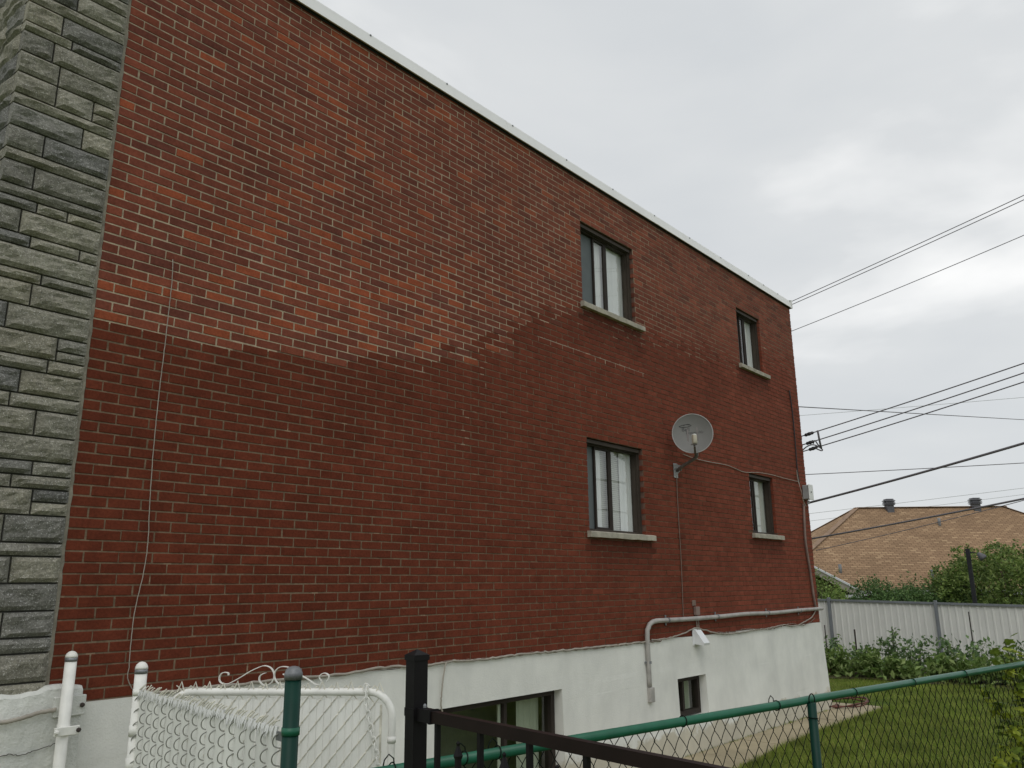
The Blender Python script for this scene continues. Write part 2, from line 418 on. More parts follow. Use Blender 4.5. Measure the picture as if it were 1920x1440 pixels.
# ------------------------------------------------------------------ mesh helpers
class MB:
    def __init__(s):
        s.v, s.f, s.c = [], [], []
    def add(s, verts, faces):
        b = len(s.v)
        s.v += [tuple(v) for v in verts]
        s.f += [tuple(b + i for i in f) for f in faces]
    def box(s, x0, x1, y0, y1, z0, z1):
        s.add([(x0, y0, z0), (x1, y0, z0), (x1, y1, z0), (x0, y1, z0), (x0, y0, z1), (x1, y0, z1), (x1, y1, z1), (x0, y1, z1)],
              [(0, 3, 2, 1), (4, 5, 6, 7), (0, 1, 5, 4), (1, 2, 6, 5), (2, 3, 7, 6), (3, 0, 4, 7)])
    def bbox(s, x0, x1, y0, y1, z0, z1, b=0.004):
        # box with chamfered edges
        pts = []
        for sx in (0, 1):
            for sy in (0, 1):
                for sz in (0, 1):
                    c = [(x0, x1)[sx], (y0, y1)[sy], (z0, z1)[sz]]
                    d = [(1, -1)[sx] * b, (1, -1)[sy] * b, (1, -1)[sz] * b]
                    for a in range(3):
                        q = [c[i] + (d[i] if i != a else 0) for i in range(3)]
                        pts.append((q, (sx, sy, sz), a))
        idx = {(p[1], p[2]): i for i, p in enumerate(pts)}
        faces = []
        for a in range(3):
            o = [i for i in range(3) if i != a]
            for sd in (0, 1):
                f = []
                for (p, q) in ((0, 0), (1, 0), (1, 1), (0, 1)):
                    k = [0, 0, 0]; k[a] = sd; k[o[0]] = p; k[o[1]] = q
                    f.append(idx[(tuple(k), a)])
                faces.append(tuple(f))
        for a in range(3):                       # chamfers along edges parallel to axis a
            o = [i for i in range(3) if i != a]
            for p in (0, 1):
                for q in (0, 1):
                    k0 = [0, 0, 0]; k0[o[0]] = p; k0[o[1]] = q
                    k1 = list(k0); k1[a] = 1
                    faces.append((idx[(tuple(k0), o[0])], idx[(tuple(k1), o[0])], idx[(tuple(k1), o[1])], idx[(tuple(k0), o[1])]))
        for sx in (0, 1):
            for sy in (0, 1):
                for sz in (0, 1):
                    faces.append(tuple(idx[((sx, sy, sz), a)] for a in range(3)))
        s.add([p[0] for p in pts], faces)
    def tube(s, pts, r, n=8, cap=True, closed=False):
        pts = [Vector(p) for p in pts]
        rs = r if hasattr(r, "__len__") else [r] * len(pts)
        m_ = len(pts)
        prev = None
        rings = []
        for i, p in enumerate(pts):
            a = pts[(i - 1) % m_] if (i > 0 or closed) else p
            b = pts[(i + 1) % m_] if (i < m_ - 1 or closed) else p
            t = (b - a)
            t = t.normalized() if t.length > 1e-9 else Vector((0, 0, 1))
            if prev is None:
                u = t.orthogonal().normalized()
            else:
                u = (prev - t * prev.dot(t))
                u = u.normalized() if u.length > 1e-6 else t.orthogonal().normalized()
            prev = u
            w = t.cross(u)
            rings.append([p + (u * math.cos(2 * math.pi * k / n) + w * math.sin(2 * math.pi * k / n)) * rs[i] for k in range(n)])
        vs = [v for rg in rings for v in rg]
        fs = []
        last = m_ if closed else m_ - 1
        for i in range(last):
            j = (i + 1) % m_
            for k in range(n):
                fs.append((i * n + k, i * n + (k + 1) % n, j * n + (k + 1) % n, j * n + k))
        if cap and not closed:
            fs.append(tuple(range(n - 1, -1, -1)))
            fs.append(tuple((m_ - 1) * n + k for k in range(n)))
        s.add(vs, fs)
    def lathe(s, base, axis, prof, n=16):
        base, axis = Vector(base), Vector(axis).normalized()
        u = axis.orthogonal().normalized(); w = axis.cross(u)
        vs, fs = [], []
        for (r, h) in prof:
            for k in range(n):
                a = 2 * math.pi * k / n
                vs.append(base + axis * h + (u * math.cos(a) + w * math.sin(a)) * r)
        for i in range(len(prof) - 1):
            for k in range(n):
                fs.append((i * n + k, i * n + (k + 1) % n, (i + 1) * n + (k + 1) % n, (i + 1) * n + k))
        fs.append(tuple(range(n - 1, -1, -1)))
        fs.append(tuple((len(prof) - 1) * n + k for k in range(n)))
        s.add(vs, fs)
    def bar(s, p0, p1, w, h, up=(0, 0, 1)):
        # rectangular bar from p0 to p1: w sideways, h along up
        p0, p1, up = Vector(p0), Vector(p1), Vector(up)
        t = (p1 - p0).normalized()
        sd = t.cross(up).normalized() * (w / 2)
        u = sd.cross(t).normalized() * (h / 2)
        vs = [p + a * sd + b * u for p in (p0, p1) for (a, b) in ((-1, -1), (1, -1), (1, 1), (-1, 1))]
        s.add(vs, [(0, 1, 2, 3), (7, 6, 5, 4), (0, 4, 5, 1), (1, 5, 6, 2), (2, 6, 7, 3), (3, 7, 4, 0)])
    def mesh(s, name, material, smooth=False):
        me = bpy.data.meshes.new(name)
        me.from_pydata(s.v, [], s.f)
        if material:
            me.materials.append(material)
        if smooth:
            me.polygons.foreach_set("use_smooth", [True] * len(me.polygons))
        me.update()
        return me
    def build(s, name, material, parent=None, smooth=False):
        return link(name, s.mesh(name, material, smooth), parent)

def link(name, data, parent=None):
    o = bpy.data.objects.new(name, data)
    COL.objects.link(o)
    if parent is not None:
        o.parent = parent
    return o
def fix(mesh_obj):
    import bmesh
    bm = bmesh.new(); bm.from_mesh(mesh_obj.data)
    bmesh.ops.recalc_face_normals(bm, faces=bm.faces)
    bm.to_mesh(mesh_obj.data); bm.free()
def tag(o, label=None, cat=None, group=None, kind=None):
    if label: o["label"] = label
    if cat: o["category"] = cat
    if group: o["group"] = group
    if kind: o["kind"] = kind
    return o
def thing(name, label, cat, loc=(0, 0, 0), group=None):
    o = link(name, None)
    o.location = loc
    o.empty_display_size = 0.2
    return tag(o, label, cat, group)
def part(mb, name, material, root, smooth=False):
    """a child mesh whose world coordinates were given: shifted into the root's frame"""
    off = Vector(root.location)
    if root.parent is not None:
        off = off + Vector(root.parent.location)
    mb.v = [(v[0] - off.x, v[1] - off.y, v[2] - off.z) for v in mb.v]
    return mb.build(name, material, root, smooth)
def sub(mb, name, material, p, smooth=False):
    """sub-part of a part (parts sit at their root's origin)"""
    off = Vector(p.parent.location) + Vector(p.location)
    mb.v = [(v[0] - off.x, v[1] - off.y, v[2] - off.z) for v in mb.v]
    return mb.build(name, material, p, smooth)
def wob(pts, n, amp, seed):
    """resample a polyline smoothly with a little waviness"""
    r_ = random.Random(seed)
    pts = [Vector(p) for p in pts]
    seg = [(pts[i + 1] - pts[i]).length for i in range(len(pts) - 1)]
    tot = sum(seg)
    out = []
    for k in range(n + 1):
        d = tot * k / n
        i = 0
        while i < len(seg) - 1 and d > seg[i]:
            d -= seg[i]; i += 1
        t = min(1, d / max(seg[i], 1e-6))
        p0 = pts[max(i - 1, 0)]; p1 = pts[i]; p2 = pts[i + 1]; p3 = pts[min(i + 2, len(pts) - 1)]
        q = 0.5 * ((2 * p1) + (p2 - p0) * t + (2 * p0 - 5 * p1 + 4 * p2 - p3) * t * t + (3 * p1 - p0 - 3 * p2 + p3) * t ** 3)
        out.append(q + Vector((r_.uniform(-amp, amp), 0, r_.uniform(-amp, amp))))
    return out

# ------------------------------------------------------------------ dimensions of the building
H = 0.0667                  # course height
LB = 0.21363                # brick module
JN = 0.0095                 # joint
def Zc(n): return (91.0 - n) * H
X0, X1 = -0.5 * LB, 55.5 * LB
ZB = 1.362                  # foot of the brickwork
ZT = Zc(-12.5)
XC = -0.735                 # stone corner
OPEN = {  # window openings in the brick: x0, x1, z0, z1
    "a": (5.335, 6.500, 5.262, 6.298),
    "b": (9.570, 10.438, 5.362, 6.298),
    "c": (5.325, 6.498, 2.588, 3.630),
    "d": (9.555, 10.430, 2.735, 3.630),
}
BOPEN = {"e": (3.000, 4.725, 0.130, 0.998), "f": (7.020, 7.740, 0.405, 0.892)}

X1_ = X1
# ------------------------------------------------------------------ setting: ground, path, bed
mb = MB()
mb.add([(-300, -300, -0.012), (300, -300, -0.012), (300, 300, -0.012), (-300, 300, -0.012)], [(0, 1, 2, 3)])
tag(mb.build("lawn", M_LAWN), kind="structure")
mb = MB()
pe = [(-3.0, -0.86), (3.0, -0.84), (7.05, -0.79), (8.4, -0.66), (9.8, -0.62), (11.1, -0.655), (12.2, -0.67), (12.62, -0.63), (12.75, -0.40), (12.75, 0.3), (12.7, 2.0)]
pi_ = [(-3.0, -0.03), (3.0, -0.03), (7.05, -0.03), (8.4, -0.03), (9.8, -0.03), (11.1, -0.03), (11.7, -0.03), (11.8, 0.0), (11.85, 0.0), (11.85, 0.4), (11.85, 2.0)]
vs, fs = [], []
for (a, b) in zip(pe, pi_):
    vs += [(a[0], a[1], -0.03), (a[0], a[1] + 0.004, 0.006), (b[0], b[1], 0.010)]
for i in range(len(pe) - 1):
    k = i * 3
    fs += [(k, k + 3, k + 4, k + 1), (k + 1, k + 4, k + 5, k + 2)]
mb.add(vs, fs)
PATH = tag(mb.build("path", M_SOIL), kind="structure")
rp = random.Random(14)
def pedge(x):
    for a, b in zip(pe, pe[1:]):
        if a[0] <= x <= b[0]:
            return a[1] + (b[1] - a[1]) * (x - a[0]) / (b[0] - a[0])
    return pe[0][1]
xx = -3.0
while xx < 12.4:
    x2 = min(xx + rp.uniform(1.05, 1.3), 12.62)
    if 12.62 - x2 < 0.5: x2 = 12.62
    q = MB(); ns = 8; z_ = 0.020 + rp.uniform(-0.004, 0.004)
    inner = -0.055 if x2 < 11.9 else None
    top, rim = [], []
    for k in range(ns + 1):
        x = xx + 0.008 + (x2 - xx - 0.016) * k / ns
        yi = -0.055 - rp.uniform(0, 0.012) if x < X1_ else -0.055 + (x - X1_) * 0.5
        ye = pedge(x) + 0.01 + rp.uniform(-0.008, 0.008)
        top.append(((x, ye, z_), (x, min(yi, ye + 0.9), z_ + 0.004)))
    for (e_, i_) in top:
        q.v += [(e_[0], e_[1] - 0.006, -0.03), e_, i_, (i_[0], i_[1], -0.03)]
    q.f += [(4 * k + j, 4 * k + 4 + j, 4 * k + 5 + j, 4 * k + 1 + j) for k in range(ns) for j in range(3)] + [(0, 1, 2, 3), tuple(4 * ns + j for j in (3, 2, 1, 0))]
    q.build("paving_slab", M_CONCRETE, PATH)
    xx = x2
mb = MB()
nb = 26
bed0, bed1 = [], []
for i in range(nb + 1):
    y = -5.0 + 9.5 * i / nb
    bed0.append((16.55 + 0.16 * math.sin(i * 1.3) + 0.05 * math.sin(i * 3.1), y, 0.004))
    bed1.append((19.35, y, 0.05))
mb.add(bed0 + bed1, [(i, i + 1, nb + 2 + i, nb + 1 + i) for i in range(nb)])
tag(mb.build("garden_bed", M_SOIL), kind="structure")

# ------------------------------------------------------------------ brick building
B = thing("apartment_building", "red brick flat-roofed apartment building with stone corner and white foundation", "building", (5.5, 0, 0))

# zones: older pale-jointed brickwork above, rebuilt darker brickwork below
BND = [(-0.2, 3.69), (0.9, 3.70), (1.1, 3.76), (1.9, 3.80), (2.2, 3.95), (2.95, 4.02), (3.35, 4.22), (3.8, 4.36), (4.15, 4.72), (4.8, 4.95), (5.35, 5.16), (6.75, 5.17), (8.0, 5.24), (9.5, 5.28), (10.7, 5.70), (12.0, 5.72)]
def bnd(x):
    for (a, b) in zip(BND, BND[1:]):
        if a[0] <= x <= b[0]:
            return a[1] + (b[1] - a[1]) * (x - a[0]) / (b[0] - a[0])
    return BND[-1][1]
def upper(x, z):
    k = math.sin(math.floor(x / LB * 2) * 12.9898 + math.floor(z / H) * 78.233) * 43758.5453
    return z > bnd(x) + (0.0 if x < 3 else 0.04) * math.sin(x * 9.1) + (k - math.floor(k) - 0.5) * (0.0 if x < 3 else 0.34)
def stain(x, z):
    """dirt washed down from sills, dish bracket and roof edge"""
    k = 1.0
    for (x0, x1, z0) in ((5.27, 6.66, 2.50), (9.48, 10.55, 2.66), (5.27, 6.66, 5.18), (9.48, 10.55, 5.28)):
        if x0 - 0.03 < x < x1 + 0.03 and z0 - 0.42 < z < z0:
            k *= 1 - 0.42 * (1 - (z0 - z) / 0.42)
    if abs(x - 7.36) < 0.06 and 1.7 < z < 3.4:
        k *= 0.80
    return k
rb = random.Random(3)
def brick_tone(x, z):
    fade = min(1.0, max(0.0, (x - 1.5) / 8.5))         # lower bricks darker at the street end, paler towards the rear
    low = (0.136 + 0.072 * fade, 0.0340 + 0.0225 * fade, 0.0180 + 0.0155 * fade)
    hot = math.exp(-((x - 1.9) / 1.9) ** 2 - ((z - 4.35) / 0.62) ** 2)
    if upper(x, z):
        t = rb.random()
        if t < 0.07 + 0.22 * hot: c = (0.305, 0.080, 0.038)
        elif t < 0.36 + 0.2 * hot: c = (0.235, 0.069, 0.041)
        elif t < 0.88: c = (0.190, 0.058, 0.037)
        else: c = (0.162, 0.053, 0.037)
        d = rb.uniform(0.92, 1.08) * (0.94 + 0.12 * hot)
        f2 = min(1.0, max(0.0, (x - 2.5) / 6.5))           # paler towards the rear corner
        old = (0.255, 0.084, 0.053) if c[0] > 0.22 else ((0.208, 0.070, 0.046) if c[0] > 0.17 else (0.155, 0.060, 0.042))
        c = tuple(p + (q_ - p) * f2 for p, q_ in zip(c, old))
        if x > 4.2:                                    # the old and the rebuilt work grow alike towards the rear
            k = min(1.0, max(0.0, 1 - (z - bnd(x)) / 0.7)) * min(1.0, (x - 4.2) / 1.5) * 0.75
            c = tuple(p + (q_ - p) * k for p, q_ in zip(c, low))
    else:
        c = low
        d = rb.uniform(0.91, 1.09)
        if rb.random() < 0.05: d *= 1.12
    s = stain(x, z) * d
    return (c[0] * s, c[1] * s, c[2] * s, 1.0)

def brick_unit(mbx, x0, x1, z0, z1, dy=0.0, jit=0.0, rr=None):
    """bevelled brick, front at y=dy, 9 faces"""
    b = 0.0026
    j = (lambda: rr.uniform(-jit, jit)) if rr else (lambda: 0.0)
    bk = 0.088
    o = [(x0 + j(), bk, z0 + j()), (x1 + j(), bk, z0 + j()), (x1 + j(), bk, z1 + j()), (x0 + j(), bk, z1 + j())]
    e_ = [(p[0], dy + b, p[2]) for p in o]
    f = [(o[0][0] + b, dy + j(), o[0][2] + b), (o[1][0] - b, dy + j(), o[1][2] + b), (o[2][0] - b, dy + j(), o[2][2] - b), (o[3][0] + b, dy + j(), o[3][2] - b)]
    fs = [(8, 9, 10, 11)]
    for i in range(4):
        k = (i + 1) % 4
        fs += [(4 + i, 4 + k, 8 + k, 8 + i), (i, k, 4 + k, 4 + i)]
    mbx.add(o + e_ + f, fs)

rects = []                 # every brick of the wall: x0,x1,z0,z1,whole
for n in range(-12, 71):
    zc = Zc(n)
    z0, z1 = zc - H / 2 + JN / 2, zc + H / 2 - JN / 2
    if n == 70:
        z0 = max(z0, ZB)
    joints = [-0.5] + ([float(u) for u in range(0, 56)] if n % 2 == 0 else [u + 0.5 for u in range(0, 55)]) + [55.5]
    for a, b in zip(joints, joints[1:]):
        if b - a < 0.1:
            continue
        jx = rb.uniform(-0.003, 0.003)
        x0 = a * LB + (JN / 2 + jx if a > -0.5 else 0)
        x1 = b * LB - (JN / 2 if b < 55.5 else (0.0 if n % 2 else -0.006))
        pieces = [(x0, x1, z0, z1, True)]
        for (ox0, ox1, oz0, oz1) in OPEN.values():
            new = []
            for (p0, p1, q0, q1, w) in pieces:
                if p1 <= ox0 or p0 >= ox1 or q1 <= oz0 or q0 >= oz1:
                    new.append((p0, p1, q0, q1, w)); continue
                if oz0 <= q0 + 0.02 and oz1 >= q1 - 0.02 or (oz0 < (q0 + q1) / 2 < oz1):
                    if p0 < ox0 - 0.015: new.append((p0, ox0, q0, q1, False))
                    if p1 > ox1 + 0.015: new.append((ox1, p1, q0, q1, False))
                else:
                    if q0 < oz0 < q1 and oz0 - q0 > 0.012: new.append((p0, p1, q0, oz0, False))
                    if q0 < oz1 < q1 and q1 - oz1 > 0.012: new.append((p0, p1, oz1, q1, False))
            pieces = new
        rects += pieces
def seen(r_):
    c = Vector(((r_[0] + r_[1]) / 2, 0, (r_[2] + r_[3]) / 2)) - CAM
    d = c.dot(FWD)
    px, py = 960 + F_PX * c.dot(RIGHT) / d, 720 + F_PX * c.dot(DOWN) / d
    return px, py, (r_[1] - r_[0]) * (r_[3] - r_[2]) * (-c.normalized().y) / d ** 2 * F_PX ** 2
whole = [(seen(r_), i) for i, r_ in enumerate(rects) if r_[4] and r_[1] - r_[0] > 0.15]
whole = [(s[2], i) for s, i in whole if 0 < s[0] < 1920 and 0 < s[1] < 1300]
whole.sort(reverse=True)
single = set(i for _, i in whole[:300])
# shared meshes for the nearest whole bricks
bl, bh = LB - JN, H - JN
bmeshes = []
for k in range(5):
    q = MB(); rr = random.Random(40 + k)
    brick_unit(q, -bl / 2, bl / 2, -bh / 2, bh / 2, 0.0, 0.0012, rr)
    bmeshes.append(q.mesh("brick", M_BRICK_O))
field = MB(); tones = []
rr = random.Random(5)
for i, (x0, x1, z0, z1, w) in enumerate(rects):
    xc, zc = (x0 + x1) / 2, (z0 + z1) / 2
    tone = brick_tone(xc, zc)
    if i in single:
        o = link("brick", bmeshes[rr.randrange(5)], B)
        o.location = (xc - B.location.x, rr.uniform(-0.0015, 0.0015), zc)
        o.rotation_euler = (0, rr.uniform(-0.003, 0.003), rr.uniform(-0.006, 0.006))
        o.scale = ((x1 - x0) / bl, 1, (z1 - z0) / bh)
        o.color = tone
    else:
        brick_unit(field, x0, x1, z0, z1, rr.uniform(-0.0015, 0.0015), 0.0012, rr)
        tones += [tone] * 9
fo = part(field, "brick_field", M_BRICK_A, B)
def face_colours(o, cols):
    at = o.data.color_attributes.new("tone", "FLOAT_COLOR", "CORNER")
    arr = np.empty((len(o.data.loops), 4), dtype=np.float32)
    k = 0
    for p, c in zip(o.data.polygons, cols):
        arr[k:k + p.loop_total] = c
        k += p.loop_total
    at.data.foreach_set("color", arr.ravel())
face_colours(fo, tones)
fo["kind"] = "stuff"

# mortar sheet behind the brick faces, tinted by zone
xs = set([X0 - 0.004, X1 - 0.006]); zs = set([ZB - 0.004, ZT])
k = -0.5 + 0.125
while k < 55.45:
    xs.add(k * LB); k += 0.25
k = 70.25
while k > -12.3:
    zs.add(Zc(k)); k -= 0.5
for o_ in OPEN.values():
    xs |= {o_[0] - 0.008, o_[1] + 0.008}; zs |= {o_[2] - 0.006, o_[3] + 0.006}
xs, zs = sorted(xs), sorted(zs)
mv = [(x, 0.0030, z) for z in zs for x in xs]
mf, mc = [], []
rm = random.Random(9)
LIGHT_BEDS = []                      # long pale bed joints in the rebuilt part
for (pa, pb) in (((1010, 632), (1210, 705)), ((985, 693), (1150, 742)), ((470, 620), (800, 688)), ((1395, 630), (1450, 660))):
    a, b = wall(*pa), wall(*pb)
    LIGHT_BEDS.append((a.x, b.x, (a.z + b.z) / 2))
CRACK = [wall(*p) for p in ((985, 590), (950, 648), (905, 665), (912, 745), (875, 775), (868, 835))]
CRACK += []
def near_crack(x, z):
    for a, b in zip(CRACK, CRACK[1:]):
        if min(a.z, b.z) - 0.03 <= z <= max(a.z, b.z) + 0.03:
            t = (z - a.z) / ((b.z - a.z) or 1e-6)
            if abs(a.x + (b.x - a.x) * min(1, max(0, t)) - x) < 0.07:
                return True
    return False
nx = len(xs)
for j in range(len(zs) - 1):
    for i in range(nx - 1):
        xm, zm = (xs[i] + xs[i + 1]) / 2, (zs[j] + zs[j + 1]) / 2
        if any(o_[0] - 0.008 < xm < o_[1] + 0.008 and o_[2] - 0.006 < zm < o_[3] + 0.006 for o_ in OPEN.values()):
            continue
        mf.append((j * nx + i, j * nx + i + 1, (j + 1) * nx + i + 1, (j + 1) * nx + i))
        if upper(xm, zm):
            far = min(1.0, max(0.0, (xm - 4.5) / 5.0))
            c = (0.385 - 0.17 * far, 0.315 - 0.155 * far, 0.226 - 0.12 * far)
            d = rm.uniform(0.8, 1.15)
            if zm < bnd(xm) + 0.9 and xm < 5: d *= 1.12
        else:
            far = min(1.0, max(0.0, (xm - 2.0) / 6.0))
            c = (0.19 - 0.075 * far, 0.138 - 0.068 * far, 0.093 - 0.05 * far)
            d = rm.uniform(0.8, 1.2)
            if rm.random() < 0.02: d *= 1.35
            if near_crack(xm, zm): c = (0.34, 0.275, 0.20) if rm.random() < 0.3 else c
            for (a, b, zz) in LIGHT_BEDS:
                if a < xm < b and abs(zm - zz) < 0.02: c = (0.34, 0.28, 0.21)
        s = stain(xm, zm) * d
        mc.append((c[0] * s, c[1] * s, c[2] * s, 1))
q = MB(); q.add(mv, mf)
for o_ in OPEN.values():              # mortar returns in the window jambs
    x0, x1, z0, z1 = o_[0] - 0.008, o_[1] + 0.008, o_[2] - 0.006, o_[3] + 0.006
    for f in ([(x0, 0.0030, z0), (x0, 0.22, z0), (x0, 0.22, z1), (x0, 0.0030, z1)], [(x1, 0.0030, z0), (x1, 0.22, z0), (x1, 0.22, z1), (x1, 0.0030, z1)],
              [(x0, 0.0030, z1), (x1, 0.0030, z1), (x1, 0.22, z1), (x0, 0.22, z1)], [(x0, 0.0030, z0), (x1, 0.0030, z0), (x1, 0.22, z0), (x0, 0.22, z0)]):
        q.add(f, [(0, 1, 2, 3)]); mc.append((0.16, 0.10, 0.08, 1))
mo = part(q, "mortar", M_MORTAR, B)
face_colours(mo, mc)

# body of the building behind the facing (rear, far and front walls, roof)
q = MB()
q.box(X1 - 0.10, X1 - 0.006, 0.09, 12.0, 0.0, ZT - 0.02)
part(q, "rear_wall", M_HOUSEWALL, B)
q = MB(); q.box(XC + 0.05, X1 - 0.1, 11.9, 12.0, 0.0, ZT - 0.02)
part(q, "far_wall", M_HOUSEWALL, B)
q = MB(); q.box(XC + 0.02, XC + 0.12, 0.10, 11.9, 0.0, ZT - 0.02)
part(q, "front_wall", M_HOUSEWALL, B)
q = MB(); q.box(XC + 0.02, X1 - 0.01, 0.02, 12.0, ZT - 0.01, ZT + 0.05)
part(q, "roof", M_ROOFTAR, B)

# fascia: folded white metal lengths with lapped seams and screws
ZF0, ZF1 = 6.868, 7.028
fx = [XC - 0.05, 0.92, 3.97, 7.02, 10.07, X1 + 0.035]
dk = MB(); dk.box(XC - 0.03, X1 + 0.008, -0.010, 0.03, 6.857, 6.90)
part(dk, "drip_flashing", M_DARKGAP, B)
for i in range(5):
    q = MB()
    a, b = fx[i] + (0.002 if i else 0), fx[i + 1] - 0.002
    y = -0.045 - 0.0025 * (i % 2)
    prof = [(y + 0.02, ZF0 + 0.004), (y, ZF0), (y + 0.040, ZF1 - 0.012), (y + 0.048, ZF1), (0.20, ZF1 + 0.004), (0.20, ZF0 + 0.06), (y + 0.02, ZF0 + 0.06)]
    q.add([(x, p[0], p[1]) for x in (a, b) for p in prof], [(k, (k + 1) % 7, 7 + (k + 1) % 7, 7 + k) for k in range(7)] + [tuple(range(7)), tuple(range(13, 6, -1))])
    fa = part(q, "fascia", M_FASCIA, B); fix(fa)
    if i < 4:
        s_ = MB(); pf = [(y - 0.003, ZF0 - 0.003), (y + 0.037, ZF1 - 0.012), (y + 0.046, ZF1 + 0.003), (y + 0.06, ZF1 - 0.002), (y + 0.02, ZF0 + 0.01)]
        s_.add([(x, p[0], p[1]) for x in (b - 0.010, b + 0.004) for p in pf], [(k, (k + 1) % 5, 5 + (k + 1) % 5, 5 + k) for k in range(5)] + [(0, 1, 2, 3, 4), (9, 8, 7, 6, 5)])
        sub(s_, "seam", M_FASCIA, fa)
    for t in (0.02, 0.35, 0.68):
        s_ = MB(); xx = a + (b - a) * t + 0.04
        s_.lathe((xx, y + 0.036, ZF1 - 0.022), (0, -1, 0), [(0.011, 0), (0.010, 0.006), (0.004, 0.009)], 8)
        sub(s_, "screw", M_ALUCAP, fa)
q = MB(); q.add([(X1 + 0.045, -0.046, ZF0), (X1 + 0.045, -0.046, ZF1), (X1 + 0.045, 12.05, ZF1), (X1 + 0.045, 12.05, ZF0), (X1 - 0.05, 0.1, ZF1 + 0.004), (X1 - 0.05, 12.05, ZF1 + 0.004)],
                [(0, 3, 2, 1), (1, 2, 5, 4)])
part(q, "rear_fascia", M_FASCIA, B)

# stone pier: split-face ashlar, side face and front face
zr = [7.00, 6.85, 6.70, 6.625, 6.475, 6.325, 6.25, 6.10, 6.025, 5.916, 5.779, 5.694, 5.548, 5.478, 5.33, 5.181, 5.033, 4.958, 4.808, 4.658, 4.577, 4.424, 4.349, 4.278, 4.122, 4.045,
      3.896, 3.825, 3.679, 3.52, 3.371, 3.285, 3.142, 3.054, 2.899, 2.748, 2.664, 2.586, 2.433, 2.276, 2.198, 2.046, 1.891, 1.745, 1.659, 1.50, 1.40]
# vertical joints measured in the photo, by course: (row top z, [x...])
VJ = {5.916: [-0.45], 5.694: [-0.52], 5.33: [-0.50], 5.181: [-0.50, -0.27], 4.808: [-0.53], 4.577: [-0.56], 4.349: [-0.52, -0.34], 4.278: [-0.60], 4.122: [-0.53, -0.24],
      3.896: [-0.44], 3.679: [-0.60], 3.52: [-0.30], 3.371: [-0.34], 3.142: [-0.52], 2.899: [-0.6], 2.748: [-0.35], 2.586: [-0.33], 2.433: [-0.46], 2.276: [-0.58], 2.046: [-0.62], 1.891: [-0.40]}
SPLIT = {5.181, 4.122, 3.52, 3.142, 2.586, 2.748}     # courses where one part is two thin stones
rs = random.Random(21)
STONES = [(0.298, 0.284, 0.228), (0.285, 0.273, 0.224), (0.312, 0.294, 0.230), (0.190, 0.188, 0.174), (0.265, 0.256, 0.214), (0.302, 0.288, 0.230), (0.225, 0.221, 0.196), (0.255, 0.247, 0.212), (0.306, 0.291, 0.232), (0.292, 0.280, 0.227)]
def stone_mesh(w, h, corner, seed):
    """rock-faced block: front grid bulging out of a chiselled margin"""
    r_ = random.Random(seed)
    nx_, nz_ = max(4, min(16, int(w / 0.035))), max(3, min(7, int(h / 0.022)))
    v, f = [], []
    d = 0.09
    ph = [r_.uniform(0, 6.28) for _ in range(6)]
    sl = r_.uniform(-0.012, 0.012)
    def prot(x, z):
        ex = min(x, (1 - x)) * w / 0.024; ez = min(z, 1 - z) * h / 0.020
        if corner and x < 0.5: ex = max(ex, 0.75)
        m_ = min(1, ex) * min(1, ez)
        wv = 0.5 + 0.5 * math.sin(x * w * 15 + ph[0] + 2.6 * math.sin(z * 3 + ph[1]))
        wv2 = math.sin(z * h * 60 + ph[2] + x * w * 31)
        return m_ * (0.014 + 0.011 * wv + 0.0035 * wv2 + sl * (x - 0.5) + r_.uniform(-0.004, 0.004))
    for j in range(nz_ + 1):
        for i in range(nx_ + 1):
            x, z = i / nx_, j / nz_
            v.append((x * w, -prot(x, z), z * h))
    W = nx_ + 1
    for j in range(nz_):
        for i in range(nx_):
            f.append((j * W + i, j * W + i + 1, (j + 1) * W + i + 1, (j + 1) * W + i))
    b = len(v)
    loop = [i for i in range(W)] + [j * W + nx_ for j in range(1, nz_ + 1)] + [nz_ * W + i for i in range(nx_ - 1, -1, -1)] + [j * W for j in range(nz_ - 1, 0, -1)]
    for k_ in loop:
        v.append((v[k_][0], d, v[k_][2]))
    n_ = len(loop)
    for k_ in range(n_):
        f.append((loop[k_], b + k_, b + (k_ + 1) % n_, loop[(k_ + 1) % n_]))
    me = bpy.data.meshes.new("stone")
    me.from_pydata(v, [], f)
    me.materials.append(M_STONE)
    me.update()
    return me
sj = 0.011
seed = 100
YS = -0.008
for a, b in zip(zr, zr[1:]):
    zt, zb = a - sj / 2, b + sj / 2
    cuts = [XC] + VJ.get(a, [] if rs.random() < 0.5 else [rs.uniform(-0.6, -0.3)]) + [X0 - 0.022]
    for k in range(len(cuts) - 1):
        xa, xb = cuts[k] + (sj / 2 if k else 0), cuts[k + 1] - (sj / 2 if k < len(cuts) - 2 else 0)
        zz = [(zb, zt)]
        if a in SPLIT and k == len(cuts) - 2 and zt - zb > 0.1:
            mid = zb + (zt - zb) * rs.uniform(0.42, 0.55)
            zz = [(zb, mid - sj / 2), (mid + sj / 2, zt)]
        for (q0, q1) in zz:
            seed += 1
            o = link("stone", stone_mesh(xb - xa, q1 - q0, k == 0, seed), B)
            o.location = (xa - B.location.x, YS, q0)
            c = rs.choice(STONES); d_ = rs.uniform(0.78, 1.04)
            o.color = (c[0] * d_, c[1] * d_, c[2] * d_, 1)
